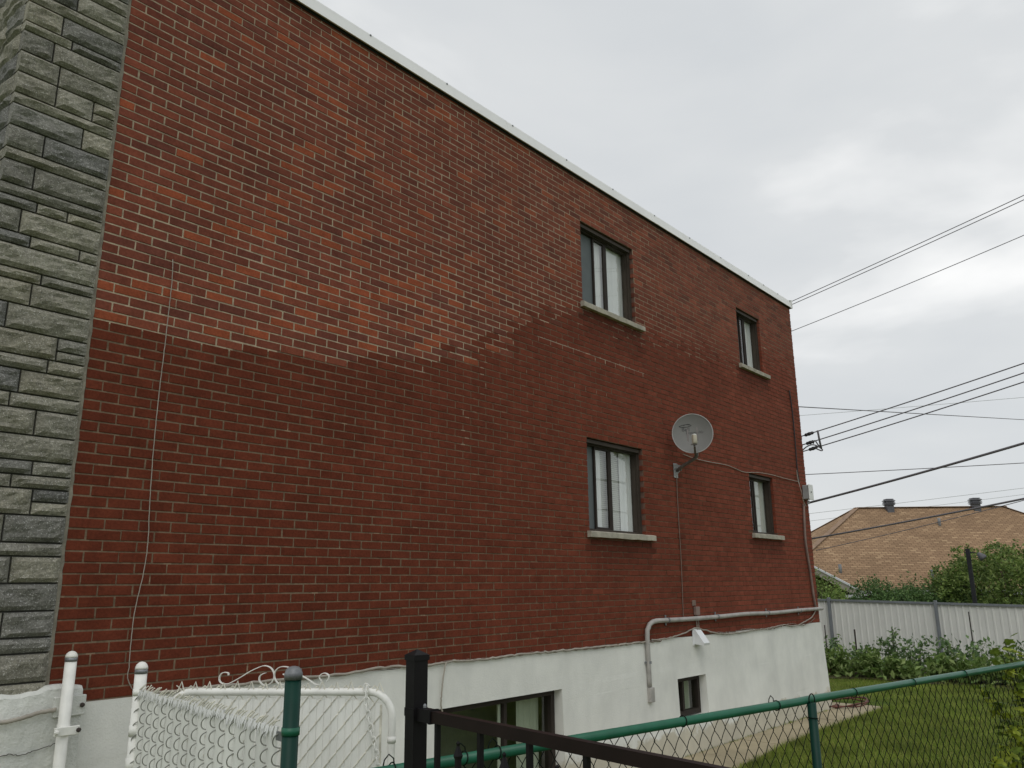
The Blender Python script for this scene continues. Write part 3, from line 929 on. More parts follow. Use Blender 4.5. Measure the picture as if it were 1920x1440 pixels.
# front face of the corner (looks along -x), a few stones long
for a, b in zip(zr, zr[1:]):
    zt, zb = a - sj / 2, b + sj / 2
    y = 0.03
    while y < 2.2:
        ln = rs.uniform(0.28, 0.75)
        seed += 1
        o = link("stone", stone_mesh(ln - sj, zt - zb, False, seed), B)
        o.rotation_euler = (0, 0, R(-90))
        o.location = (XC - B.location.x - 0.002, y + ln, zb)
        c = rs.choice(STONES); d_ = rs.uniform(0.78, 1.04)
        o.color = (c[0] * d_, c[1] * d_, c[2] * d_, 1)
        y += ln
q = MB(); q.box(XC + 0.012, X0 - 0.02, 0.012, 0.09, 1.40, 6.99)
part(q, "stone_bedding", M_STONE_JOINT, B)
q = MB()                                                     # smeared mortar fillet between stone and brick
zz = 1.40; pa = []
while zz < 6.86:
    pa.append(zz); zz += 0.045
vs = []
for z in pa:
    a_, b_ = X0 - 0.030 + rs.uniform(-0.004, 0.004), X0 + 0.003 + rs.uniform(-0.003, 0.006)
    vs += [(a_, 0.02, z), (a_ + 0.006, -0.004 + rs.uniform(-0.003, 0.003), z), (b_ - 0.006, -0.003 + rs.uniform(-0.002, 0.002), z), (b_, 0.008, z)]
q.add(vs, [(4 * i + k, 4 * i + k + 1, 4 * i + 5 + k, 4 * i + 4 + k) for i in range(len(pa) - 1) for k in range(3)])
part(q, "mortar_fillet", M_EDGE_MORTAR, B)

# foundation: battered white stucco with two window openings
def fy(z): return -0.012 - 0.040 * (ZB - z) / ZB
def fxr(z): return X1 + 0.012 + 0.055 * (ZB - z) / ZB
gx = set(np.linspace(-3.2, X1, 46).tolist()); gz = set(np.linspace(-0.05, ZB, 10).tolist())
for o_ in BOPEN.values():
    gx |= {o_[0], o_[1]}; gz |= {o_[2], o_[3]}
gx = sorted(x for x in gx if x >= XC - 0.02); gz = sorted(gz)
q = MB()
n_ = len(gx)
rf = random.Random(2)
vv = []
for z in gz:
    for i, x in enumerate(gx):
        xx = fxr(z) if i == n_ - 1 else x
        onedge = any(abs(x - e_) < 1e-6 for o_ in BOPEN.values() for e_ in o_[:2])
        vv.append((xx, fy(z) + (0 if onedge else rf.uniform(-0.0012, 0.0012)), z + (rf.uniform(-0.006, 0.010) if z == gz[-1] else 0)))
ff = []
for j in range(len(gz) - 1):
    for i in range(n_ - 1):
        xm, zm = (gx[i] + gx[i + 1]) / 2, (gz[j] + gz[j + 1]) / 2
        if any(o_[0] < xm < o_[1] and o_[2] < zm < o_[3] for o_ in BOPEN.values()):
            continue
        ff.append((j * n_ + i, j * n_ + i + 1, (j + 1) * n_ + i + 1, (j + 1) * n_ + i))
q.add(vv, ff)
for (x0, x1, z0, z1) in BOPEN.values():      # plastered reveals
    dp = 0.16
    q.add([(x0, fy(z0), z0), (x0, dp, z0), (x0, dp, z1), (x0, fy(z1), z1)], [(0, 1, 2, 3)])
    q.add([(x1, fy(z0), z0), (x1 - 0.02, dp, z0), (x1 - 0.02, dp, z1), (x1, fy(z1), z1)], [(0, 3, 2, 1)])
    q.add([(x0, fy(z1), z1), (x1, fy(z1), z1), (x1, dp, z1), (x0, dp, z1)], [(0, 1, 2, 3)])
    q.add([(x0, fy(z0), z0), (x1, fy(z0), z0), (x1, dp, z0 + 0.03), (x0, dp, z0 + 0.03)], [(0, 3, 2, 1)])
q.add([(fxr(-0.05), fy(-0.05), -0.05), (fxr(-0.05), 12, -0.05), (fxr(ZB), 12, ZB), (fxr(ZB), fy(ZB), ZB)], [(0, 1, 2, 3)])
q.add([(XC - 0.02, fy(ZB), ZB), (fxr(ZB), fy(ZB), ZB), (fxr(ZB), 0.08, ZB + 0.004), (XC - 0.02, 0.08, ZB + 0.004)], [(0, 1, 2, 3)])
part(q, "foundation", M_STUCCO, B)
# thicker rough parging under the stone corner, with broken upper edge
q = MB()
ex = [XC - 0.03 + 0.045 * i for i in range(18)]
ex = [x for x in ex if x < 0.055] + [0.062]
top = [1.452 + rf.uniform(-0.012, 0.012) + (0.02 if x > -0.18 else 0) for x in ex]
nn = len(ex); vs = []
for i, x in enumerate(ex):
    vs += [(x, -0.085, -0.05), (x, -0.075 + rf.uniform(-0.006, 0.006), 0.75), (x, -0.066 + rf.uniform(-0.008, 0.008), 1.33), (x, -0.058 + rf.uniform(-0.006, 0.006), top[i] - 0.02), (x, -0.035, top[i]), (x, 0.03, top[i] + 0.004)]
q.add(vs, [(6 * i + k, 6 * i + 6 + k, 6 * i + 7 + k, 6 * i + 1 + k) for i in range(nn - 1) for k in range(5)])
e0 = 6 * (nn - 1)
q.add([vs[e0 + k] for k in range(6)] + [(vs[e0 + k][0] + rf.uniform(-0.012, 0.008), 0.0, vs[e0 + k][2]) for k in range(6)], [(k, 6 + k, 7 + k, 1 + k) for k in range(5)])
part(q, "parging", M_PARGE, B)

for (pix, y_) in (([(-20, 1424), (15, 1415), (45, 1416), (60, 1408), (85, 1402), (105, 1393)], -0.079), ([(1452, 1256), (1461, 1254), (1465, 1251)], -0.024)):
    q = MB(); q.tube(wob([wall(px, py, y_) for px, py in pix], 30, 0.004, 3), 0.0028, 4, cap=False)
    part(q, "hairline_crack", M_STONE_JOINT, B)

# windows in the brick
def frame_bars(q, x0, x1, z0, z1, w, y0, y1):
    q.box(x0, x0 + w, y0, y1, z0, z1)
    q.box(x1 - w, x1, y0, y1, z0, z1)
    q.box(x0 + w, x1 - w, y0 + 0.001, y1 - 0.001, z1 - w, z1)
    q.box(x0 + w, x1 - w, y0 + 0.001, y1 - 0.001, z0, z0 + w)
def curtain(q, x0, x1, z0, z1, y, amp, waves, sd):
    r_ = random.Random(sd)
    n_ = 60
    ph = r_.uniform(0, 6)
    top, bot = [], []
    for i in range(n_ + 1):
        t = i / n_
        yy = y + amp * math.sin(waves * t * 6.28 + ph + 0.8 * math.sin(t * 9 + ph)) + amp * 0.3 * math.sin(waves * 2.3 * t * 6.28)
        top.append((x0 + (x1 - x0) * t, yy * 0.5 + y * 0.5, z1)); bot.append((x0 + (x1 - x0) * t, yy, z0))
    q.add(bot + top, [(i, i + 1, n_ + 2 + i, n_ + 1 + i) for i in range(n_)])
def room(x0, x1, z0, z1, yb, p, dm=M_ROOM, depth=1.2):
    q = MB()
    x0 -= 0.25; x1 += 0.25; z0 -= 0.25; z1 += 0.2
    yd = yb + depth
    c = [(x0, yb, z0), (x1, yb, z0), (x1, yb, z1), (x0, yb, z1), (x0, yd, z0), (x1, yd, z0), (x1, yd, z1), (x0, yd, z1)]
    q.add(c, [(0, 1, 5, 4), (1, 2, 6, 5), (2, 3, 7, 6), (3, 0, 4, 7), (4, 5, 6, 7)])
    return sub(q, "room_interior", dm, p)
def brick_window(key, s0, s1, m0, m1, style, label):
    x0, x1, z0, z1 = OPEN[key]
    g = 0.004
    q = MB()
    # brown capping lining the reveal, stepped
    q.box(x0 + g, x0 + 0.018, 0.045, 0.15, z0, z1 - g)
    q.box(x1 - 0.018, x1 - g, 0.045, 0.15, z0, z1 - g)
    q.box(x0 + 0.018, x1 - 0.018, 0.030, 0.15, z1 - 0.045, z1 - g)
    frame_bars(q, x0 + 0.018, x1 - 0.018, z0, z1 - 0.030, 0.020, 0.055, 0.148)
    frame_bars(q, x0 + 0.038, x1 - 0.038, z0 + 0.020, z1 - 0.050, 0.012, 0.082, 0.146)
    w = part(q, "window", M_FRAME2, B)
    w["label"] = label
    xi0, xi1, zi0, zi1 = x0 + 0.050, x1 - 0.050, z0 + 0.032, z1 - 0.062
    # sliding sash, pushed part way across
    q = MB()
    frame_bars(q, s0, m1, zi0, zi1, 0.026, 0.098, 0.122)
    q.box(m0, m0 + 0.022, 0.0965, 0.1235, zi0 + 0.026, zi1 - 0.026)
    sub(q, "sash", M_FRAME, w)
    q = MB(); q.box(m1, m1 + 0.020, 0.102, 0.140, zi0, zi1)
    sub(q, "mullion", M_FRAME, w)
    q = MB(); q.add([(s0 + 0.02, 0.110, zi0), (m0 + 0.01, 0.110, zi0), (m0 + 0.01, 0.110, zi1), (s0 + 0.02, 0.110, zi1)], [(0, 1, 2, 3)])
    sub(q, "pane", M_GLASS, w)
    q = MB(); q.add([(m1 + 0.01, 0.128, zi0 - 0.01), (xi1 + 0.01, 0.128, zi0 - 0.01), (xi1 + 0.01, 0.128, zi1 + 0.01), (m1 + 0.01, 0.128, zi1 + 0.01)], [(0, 1, 2, 3)])
    sub(q, "pane", M_GLASS, w)
    q = MB(); q.box(xi0 - 0.01, s0 + 0.015, 0.128, 0.130, zi0 - 0.01, zi1 + 0.01)
    sub(q, "insect_screen", M_SCREEN, w)
    room(x0, x1, z0, z1, 0.151, w)
    r_ = random.Random(ord(key))
    if style == "sheer":
        q = MB(); curtain(q, s0 - 0.02, xi1 + 0.05, zi0 - 0.05, zi1 + 0.05, 0.158, 0.008, 4, 5)
        sub(q, "curtain", M_CURTAIN, w)
    elif style == "blind":
        q = MB()
        z = zi0 - 0.02
        while z < zi1 + 0.02:
            q.box(xi0 - 0.03, xi1 + 0.03, 0.170, 0.1715, z, z + 0.021); z += 0.024
        sub(q, "blind", M_BLIND, w)
        q = MB(); curtain(q, s0 + 0.10, s0 + 0.19, zi0 - 0.05, zi1 + 0.05, 0.150, 0.006, 2, 2)
        curtain(q, m1 + 0.26, xi1 + 0.04, zi0 - 0.05, zi1 + 0.05, 0.152, 0.006, 3, 4)
        sub(q, "curtain", M_CURTAIN, w)
    elif style == "narrow":
        q = MB(); curtain(q, m1 - 0.02, xi1 + 0.05, zi0 - 0.05, zi1 + 0.05, 0.152, 0.006, 3, 7)
        sub(q, "curtain", M_CURTAIN, w)
    else:
        q = MB(); curtain(q, s0 - 0.05, m0 - 0.06, zi0 - 0.05, zi1 + 0.05, 0.155, 0.007, 2, 8)
        curtain(q, m1 + 0.0, xi1 + 0.05, zi0 - 0.05, zi1 + 0.05, 0.155, 0.007, 3, 9)
        sub(q, "curtain", M_BLIND, w)
    # stone sill, sloped top, ragged ends
    sx0, sx1 = x0 - 0.045, x1 + 0.155
    sz = z0
    q = MB()
    ns = 14; vs = []
    for i in range(ns + 1):
        x = sx0 + (sx1 - sx0) * i / ns
        j = lambda a: r_.uniform(-a, a)
        vs += [(x, 0.06, sz + 0.004), (x, -0.042 + j(0.002), sz - 0.006 + j(0.002)), (x, -0.052 + j(0.003), sz - 0.014 + j(0.002)), (x, -0.050 + j(0.003), sz - 0.070 + j(0.003)), (x, 0.06, sz - 0.074)]
    q.add(vs, [(5 * i + k, 5 * i + (k + 1) % 5, 5 * i + 5 + (k + 1) % 5, 5 * i + 5 + k) for i in range(ns) for k in range(5)] + [(4, 3, 2, 1, 0), tuple(5 * ns + k for k in range(5))])
    so = sub(q, "sill", M_SILL, w); fix(so)
    return w
brick_window("a", 5.725, 5.79, 5.955, 6.010, "sheer", "upper wide sliding window with white sheer curtains")
brick_window("c", 5.600, 5.65, 5.880, 5.935, "blind", "lower wide sliding window with blind behind the glass")
brick_window("b", 9.86, 9.90, 9.985, 10.055, "narrow", "upper small dark framed window with white curtain")
brick_window("d", 9.66, 9.72, 9.840, 9.930, "pair", "lower small dark framed window with pale curtains")

def base_window(key, mull, label):
    x0, x1, z0, z1 = BOPEN[key]
    q = MB()
    frame_bars(q, x0 + 0.002, x1 - 0.022, z0 + 0.03, z1 - 0.002, 0.055, 0.06, 0.15)
    for mx in mull:
        q.box(mx, mx + 0.045, 0.075, 0.13, z0 + 0.085, z1 - 0.057)
    w = part(q, "window", M_FRAME, B)
    w["label"] = label
    edges = [x0 + 0.05] + [mx + 0.02 for mx in mull] + [x1 - 0.07]
    for a, b in zip(edges, edges[1:]):
        q = MB(); q.add([(a, 0.105, z0 + 0.08), (b, 0.105, z0 + 0.08), (b, 0.105, z1 - 0.05), (a, 0.105, z1 - 0.05)], [(0, 1, 2, 3)])
        sub(q, "pane", M_GLASS_DK, w)
    room(x0, x1, z0, z1, 0.155, w, M_ROOM_B, depth=0.5)
    return w
w = base_window("e", [3.95], "wide dark basement window in the foundation")
q = MB(); q.box(3.91, 3.945, 0.112, 0.125, 0.22, 0.94); sub(q, "white_stile", M_WHITEPVC, w)
q = MB(); curtain(q, 4.28, 4.62, 0.2, 0.95, 0.20, 0.012, 3, 3); sub(q, "curtain", M_BLIND, w)
w = base_window("f", [7.30], "small basement window in the foundation")
q = MB(); curtain(q, 7.30, 7.66, 0.42, 0.86, 0.19, 0.012, 2, 6); sub(q, "curtain", M_BLIND, w)

# ------------------------------------------------------------------ things fixed on the wall
def cable(name, pts, r, material, label, cat="cable", n=60, amp=0.0, seed=1, sides=6, y=None):
    p = wob(pts, n, amp, seed)
    root = p[0]
    q = MB(); q.tube([v - root for v in p], r, sides)
    o = q.build(name, material, None, True)
    o.location = root
    tag(o, label, cat)
    return o
# conduit along the foot of the brickwork
yc = -0.045
pts = [wall(x, y_, yc) for (x, y_) in ((1541, 1141), (1500, 1144), (1450, 1149), (1400, 1151), (1350, 1156), (1300, 1160), (1250, 1163), (1231, 1164))]
pts += [wall(x, y_, yc) for (x, y_) in ((1222, 1167), (1216, 1174), (1213.5, 1185), (1214, 1205), (1216, 1245), (1218, 1288))]
q = MB(); q.tube(wob(pts, 70, 0.0, 1), 0.028, 12)
C_ = thing("service_conduit", "grey painted conduit running above the white foundation and bending down to a small box", "conduit", (pts[-1].x, yc, pts[-1].z))
part(q, "pipe", M_CONDUIT, C_, True)
q = MB(); c_ = wall(1219.5, 1302, yc); q.bbox(c_.x - 0.038, c_.x + 0.055, -0.075, -0.025, c_.z - 0.085, c_.z + 0.075, 0.006)
part(q, "end_box", M_CONDUIT, C_)
for (px, py) in ((1345, 1156), (1440, 1149), (1500, 1145), (1252, 1163)):
    c_ = wall(px, py, yc); q = MB(); q.lathe((c_.x - 0.014, yc, c_.z), (1, 0, 0), [(0.033, 0), (0.033, 0.028)], 14)
    q.box(c_.x - 0.013, c_.x + 0.013, -0.02, -0.012, c_.z - 0.06, c_.z + 0.06)
    part(q, "strap", M_ALUCAP, C_)
c_ = wall(1216.5, 1242, yc); q = MB(); q.lathe((c_.x, yc, c_.z - 0.014), (0, 0, 1), [(0.033, 0), (0.033, 0.028)], 14); q.box(c_.x - 0.055, c_.x + 0.055, -0.04, -0.025, c_.z - 0.012, c_.z + 0.012)
part(q, "strap", M_ALUCAP, C_)
# riser at the rear corner: dark upper cable then brown conduit
pts = [wall(x, y_, -0.02) for (x, y_) in ((1480, 732), (1486, 775), (1491, 830), (1495, 880), (1499, 905))]
cable("riser_cable", pts, 0.010, M_CABLEDARK, "dark vertical cable near the rear corner above the grey utility box", n=30)
pts = [wall(x, y_, -0.03) for (x, y_) in ((1507, 945), (1508.5, 985), (1511, 1020), (1519, 1070), (1526, 1120), (1531, 1146))]
cable("riser_conduit", pts, 0.019, M_CONDUITBROWN, "brown painted conduit going down the rear corner below the utility box", "conduit", n=30, sides=10)
# utility box
bx = thing("utility_box", "small grey utility box on the rear corner of the brick wall", "utility box", (11.70, -0.05, 3.50))
q = MB(); q.bbox(11.62, 11.79, -0.115, -0.006, 3.38, 3.62, 0.01)
part(q, "housing", M_BOX, bx)
q = MB(); q.bbox(11.608, 11.802, -0.128, -0.1155, 3.368, 3.632, 0.006)
part(q, "cover", M_FASCIA, bx)
q = MB(); q.lathe((11.69, -0.128, 3.50), (0, -1, 0), [(0.012, 0), (0.012, 0.01), (0.006, 0.014)], 8)
part(q, "latch", M_ALUCAP, bx)
q = MB(); q.lathe((11.68, -0.07, 3.30), (0, 0, 1), [(0.022, 0), (0.022, 0.06)], 10)
part(q, "gland", M_BOX, bx)
for k in range(3):
    c0 = Vector((11.44 - 0.02 * k, -0.03, 3.70)); c1 = Vector((11.62, -0.05, 3.27 - 0.01 * k))
    pts = [Vector((11.40, -0.03, 3.86)), c0, Vector((11.45 - 0.03 * k, -0.05 - 0.015 * k, 3.50)), Vector((11.52 - 0.02 * k, -0.06, 3.33)), c1]
    q = MB(); q.tube(wob(pts, 24, 0.003, k), 0.0030, 6)
    part(q, "cable_loop", M_CABLEGREY, bx, True)
# dish
dc = Vector((7.20, -0.34, 3.885))
dn = Vector((-0.865, -0.480, 0.13)).normalized()
D_ = thing("satellite_dish", "round grey satellite dish on an arm beside the lower wide window", "satellite dish", (7.37, 0.0, 3.45))
du = Vector((0, 0, 1)); dright = du.cross(dn).normalized() * 1.0
dup = dn.cross(dright).normalized()
def dp(a, b, c): return dc + dright * a + dup * b + dn * c
RD = 0.262
q = MB(); vs, fs = [], []
rings = 9; seg = 40
def dish_depth(rr_): return -0.055 * (1 - (rr_ / RD) ** 2)
for k in range(rings + 1):
    r_ = RD * k / rings
    for s_ in range(seg):
        a = 2 * math.pi * s_ / seg
        vs.append(dp(r_ * math.cos(a) * 0.975, r_ * math.sin(a), dish_depth(r_)))
for k in range(rings):
    for s_ in range(seg):
        fs.append((k * seg + s_, k * seg + (s_ + 1) % seg, (k + 1) * seg + (s_ + 1) % seg, (k + 1) * seg + s_))
nb_ = len(vs)
for v in vs[:nb_]:
    pass
q.add(vs, fs)
q.add([v - dn * 0.006 for v in vs], [tuple(reversed(f)) for f in fs])
dish = part(q, "reflector", M_DISH, D_, True)
q = MB(); q.tube([dp(RD * math.cos(2 * math.pi * k / 48) * 0.975, RD * math.sin(2 * math.pi * k / 48), -0.002) for k in range(48)], 0.006, 6, closed=True)
sub(q, "rim", M_DISHRIM, dish, True)
def text_part(s, size, a, b, parent, shear=0.0, name="lettering"):
    cu = bpy.data.curves.new("txt", "FONT"); cu.body = s; cu.size = size; cu.align_x = "LEFT"; cu.shear = shear
    to = bpy.data.objects.new("txt", cu); COL.objects.link(to)
    dg = bpy.context.evaluated_depsgraph_get()
    me = bpy.data.meshes.new_from_object(to.evaluated_get(dg))
    bpy.data.objects.remove(to)
    off = Vector(parent.parent.location)
    for v in me.vertices:
        aa, bb = a + v.co.x, b + v.co.y
        v.co = dp(aa, bb, dish_depth(math.hypot(aa, bb)) + 0.0035) - off
    me.materials.clear(); me.materials.append(M_DISHPRINT)
    return link(name, me, parent)
text_part("Bell", 0.070, -0.135, 0.045, dish)
text_part("ExpressVu", 0.052, -0.085, 0.010, dish, 0.25)
q = MB()
for (a0, a1, ra, rb_, cx, cy) in ((200, 20, 0.072, 0.020, -0.085, 0.112), (160, 350, 0.078, 0.018, -0.085, 0.118), (190, 30, 0.040, 0.014, -0.065, 0.122)):
    pts = []
    for k in range(15):
        a = R(a0 + (a1 - a0) * k / 14)
        aa, bb = cx + ra * math.cos(a), cy + rb_ * math.sin(a) + 0.12 * (ra * math.cos(a))
        pts.append(dp(aa, bb, dish_depth(math.hypot(aa, bb)) + 0.003))
    q.tube(pts, 0.0030, 4)
sub(q, "swoosh_emblem", M_DISHPRINT, dish)
hub = dp(0, -0.02, -0.07)
q = MB(); q.bar(dp(-0.06, -0.10, -0.065), dp(-0.06, 0.10, -0.065), 0.02, 0.04, dn); q.bar(dp(0.06, -0.10, -0.065), dp(0.06, 0.10, -0.065), 0.02, 0.04, dn)
q.bar(dp(-0.08, -0.02, -0.085), dp(0.08, -0.02, -0.085), 0.09, 0.03, dn)
part(q, "back_bracket", M_ARM, D_)
fp = wall(1268, 884, -0.012)
q = MB(); q.tube(wob([fp + Vector((0, -0.02, 0)), fp + Vector((-0.03, -0.08, 0.04)), dp(0.03, -0.285, -0.10), dp(0.015, -0.17, -0.11), dp(0, -0.02, -0.10)], 26, 0, 1), 0.021, 10)
part(q, "mast", M_ARM, D_, True)
q = MB(); q.bbox(fp.x - 0.055, fp.x + 0.045, -0.012, -0.002, fp.z - 0.085, fp.z + 0.105, 0.003)
q.bar((fp.x - 0.03, -0.012, fp.z + 0.07), (fp.x - 0.015, -0.09, fp.z + 0.045), 0.006, 0.05); q.bar((fp.x + 0.025, -0.012, fp.z + 0.05), (fp.x + 0.01, -0.09, fp.z + 0.03), 0.006, 0.06)
q.bar((fp.x - 0.03, -0.012, fp.z - 0.06), (fp.x - 0.01, -0.07, fp.z + 0.0), 0.03, 0.006)
part(q, "foot_bracket", M_BOX, D_)
lb = dp(0.016, -0.205, 0.20)
q = MB(); q.bar(dp(0.02, -0.275, -0.03), dp(0.010, -0.215, 0.185), 0.024, 0.042, dup)
part(q, "feed_arm", M_ARM, D_)
q = MB(); lax = (dup * 0.96 - dn * 0.25).normalized()
q.lathe(lb, lax, [(0.028, 0), (0.033, 0.006), (0.033, 0.115), (0.028, 0.124)], 16)
feed = part(q, "feed_horn", M_LNB, D_, True)
q = MB(); q.lathe(lb + lax * 0.120, lax, [(0.031, 0), (0.030, 0.014), (0.012, 0.022)], 16)
sub(q, "cap", M_LNBCAP, feed, True)
q = MB(); q.bbox(-0.05, 0.03, -0.012, 0.012, -0.010, 0.010, 0.003)
q.v = [tuple(lb + dright * v[0] + dn * v[1] + dup * v[2]) for v in q.v]
part(q, "feed_clamp", M_ARM, D_)
# cables on the wall
cable("dish_cable", [wall(x, y_, -0.012) for (x, y_) in ((1281, 852), (1304, 860), (1330, 866), (1365, 873), (1395, 885), (1420, 886), (1445, 890), (1475, 898), (1500, 904))], 0.0052, M_CABLEGREY,
      "thin pale cable running from the dish to the utility box over the small lower window", n=80, amp=0.002)
cable("drop_cable", [wall(x, y_, -0.008) for (x, y_) in ((1268.5, 893), (1270, 930), (1273, 985), (1277, 1050), (1281, 1150), (1282, 1160))], 0.006, M_CABLEBROWN,
      "thin brown cable going straight down from the dish bracket", n=60, amp=0.001)
cable("hanging_wire", [wall(x, y_, -0.014) for (x, y_) in ((324, 487), (323, 520), (318, 570), (310, 640), (298, 740), (287, 850), (281, 940), (277, 1020), (269, 1075), (253, 1145), (245, 1210), (242, 1250), (239, 1268), (243, 1283), (252, 1296))], 0.0030, M_CABLEGREY,
      "long thin loose wire hanging down the brick wall near the stone corner", "wire", n=90, amp=0.0012)
for (px, py) in ((320, 506), (242.5, 1268)):
    pass
cable("ledge_cable", [wall(x, y_, -0.028) for (x, y_) in ((255, 1302), (420, 1286), (560, 1271), (640, 1264), (720, 1252), (800, 1247), (836, 1241), (900, 1237), (960, 1229), (1040, 1221), (1100, 1215), (1170, 1208), (1216, 1203))], 0.011, M_CABLEGREY,
      "weathered cable lying along the ledge between bricks and white foundation", n=120, amp=0.006, seed=4)
cable("ledge_wire", [wall(x, y_, -0.030) for (x, y_) in ((500, 1281), (600, 1270), (690, 1258), (720, 1250), (790, 1250), (850, 1239), (930, 1234), (1000, 1224), (1090, 1218), (1180, 1207), (1240, 1202))], 0.006, M_CABLEBROWN,
      "thin brown wire beside the cable on the foundation ledge", "wire", n=120, amp=0.008, seed=6)
cable("looping_cable", [wall(x, y_, -0.030) for (x, y_) in ((1222, 1200), (1250, 1197), (1270, 1192), (1290, 1184), (1303, 1178), (1320, 1181), (1350, 1188), (1380, 1187), (1410, 1182), (1440, 1178), (1470, 1172), (1490, 1174), (1510, 1165), (1522, 1157), (1529, 1146))], 0.009, M_CABLEGREY,
      "pale cable looping over the white vent hood along the foundation ledge", n=110, amp=0.005, seed=8)
cable("curled_wire", [wall(x, y_, -0.032) for (x, y_) in ((1330, 1186), (1370, 1185), (1400, 1179), (1425, 1180), (1455, 1177), (1480, 1170), (1505, 1172), (1520, 1166), (1528, 1158))], 0.006, M_CABLEBROWN,
      "thin curled brown wire on the ledge near the rear corner", "wire", n=90, amp=0.008, seed=12)
cable("window_wire", [wall(x, y_, -0.040) for (x, y_) in ((837, 1241), (832, 1262), (828, 1300), (827, 1325), (833, 1345))], 0.007, M_CABLEGREY,
      "short double wire hanging down the foundation to the wide basement window", "wire", n=30, amp=0.003, seed=3)
cable("parging_cable", [wall(x, y_, -0.095) for (x, y_) in ((-60, 1357), (0, 1355), (40, 1347), (75, 1336), (104, 1331))], 0.012, M_CABLEGREY,
      "grey cable across the white parging beside the clamped post", n=40, amp=0.002)
# vent hood
vb = wall(1307, 1194, -0.03)
V_ = thing("vent_hood", "small white wedge-shaped vent hood at the top of the foundation", "vent", (vb.x, -0.03, vb.z))
q = MB(); a, b = vb.x - 0.075, vb.x + 0.075; zt_, zb_ = vb.z + 0.085, vb.z - 0.085
q.add([(a, -0.02, zt_), (b, -0.02, zt_), (b, -0.05, zt_), (a, -0.05, zt_), (a, -0.165, zb_ + 0.015), (b, -0.165, zb_ + 0.015), (a, -0.155, zb_ - 0.01), (b, -0.155, zb_ - 0.01), (a, -0.02, zb_), (b, -0.02, zb_)],
      [(0, 1, 2, 3), (3, 2, 5, 4), (4, 5, 7, 6), (0, 3, 4, 6, 8), (1, 9, 7, 5, 2)])
part(q, "hood", M_VENTHOOD, V_)
q = MB(); q.add([(a + 0.004, -0.14, zb_ - 0.004), (b - 0.004, -0.14, zb_ - 0.004), (b - 0.004, -0.03, zb_ + 0.012), (a + 0.004, -0.03, zb_ + 0.012)], [(0, 1, 2, 3)])
part(q, "damper_flap", M_BOX, V_)
q = MB(); q.bbox(a - 0.02, b + 0.02, -0.026, -0.012, zb_ - 0.02, zt_ + 0.02, 0.004)
part(q, "wall_flange", M_VENTHOOD, V_)
# little junction box above it
jb = wall(1303, 1145, 0)
J_ = thing("junction_box", "small weathered brown junction box on the bricks above the vent hood", "junction box", (jb.x, 0, jb.z))
q = MB(); q.bbox(jb.x - 0.045, jb.x + 0.055, -0.045, -0.002, jb.z - 0.055, jb.z + 0.05, 0.005); part(q, "box", M_CONDUITBROWN, J_)
q = MB(); q.bbox(jb.x - 0.075, jb.x + 0.02, -0.012, -0.002, jb.z + 0.06, jb.z + 0.13, 0.004); part(q, "plate", M_CABLEBROWN, J_)
for k in (-0.02, 0.03):
    q = MB(); q.tube(wob([(jb.x + k, -0.02, jb.z - 0.05), (jb.x + k - 0.01, -0.03, jb.z - 0.18), (jb.x + k * 0.4, -0.03, jb.z - 0.30)], 12, 0.004, 3), 0.006, 6); part(q, "lead", M_CABLEGREY, J_, True)

# ------------------------------------------------------------------ green chain-link fence along the lot line
def vertical_plane(p, d):
    d = Vector((d[0], d[1], 0)).normalized()
    return d, Vector((-d.y, d.x, 0))
RZ = 1.33
ga, gb = Vector((0.605, -2.811, RZ)), Vector((5.742, -3.789, RZ))
gd, gn = vertical_plane(ga, gb - ga)
def gpt(s, z, off=0.0): return Vector((ga.x + gd.x * s + gn.x * off, ga.y + gd.y * s + gn.y * off, z))
def s_of(px, py): return (onplane(px, py, ga, gn) - ga).dot(gd)
S0 = s_of(545, 1300); S1 = s_of(1888, 1250) + 2.6
FN = thing("chain_link_fence", "low green chain-link fence with pipe top rail in front of the lawn", "fence", gpt(s_of(1520, 1350), 0))
q = MB(); ra0 = s_of(690, 1440) + 0.0
q.tube([gpt(ra0 - 0.25, RZ - 0.004), gpt(2.2, RZ), gpt(s_of(1515, 1315), RZ + 0.003), gpt(S1, RZ)], 0.0225, 14)
part(q, "top_rail", M_GREENRAIL, FN, True)
post_s = [s_of(1513, 1318), S1 - 0.05]
for ps in post_s:
    q = MB(); q.lathe(gpt(ps, -0.03, -0.03), (0, 0, 1), [(0.026, 0), (0.026, RZ + 0.02)], 16)
    po = part(q, "post", M_GREENPOST, FN, True)
    q = MB(); q.tube([gpt(ps, RZ - 0.045, -0.03) + Vector((0, 0, 0))] + [gpt(ps + 0.030 * math.cos(a), RZ + 0.004 + 0.036 * math.sin(a), -0.034) for a in [R(x) for x in range(-20, 201, 20)]], 0.0035, 6)
    sub(q, "loop_cap", M_GREENWIRE, po, True)
    for zz in (RZ - 0.10, RZ - 0.38, RZ - 0.70):
        q = MB(); q.tube([gpt(ps + 0.029 * math.cos(R(a)), zz + 0.01 * math.sin(R(a * 0.5)), -0.03 + 0.029 * math.sin(R(a))) for a in range(0, 360, 30)], 0.0025, 5, closed=True)
        sub(q, "tie_wire", M_GREENWIRE, po, True)
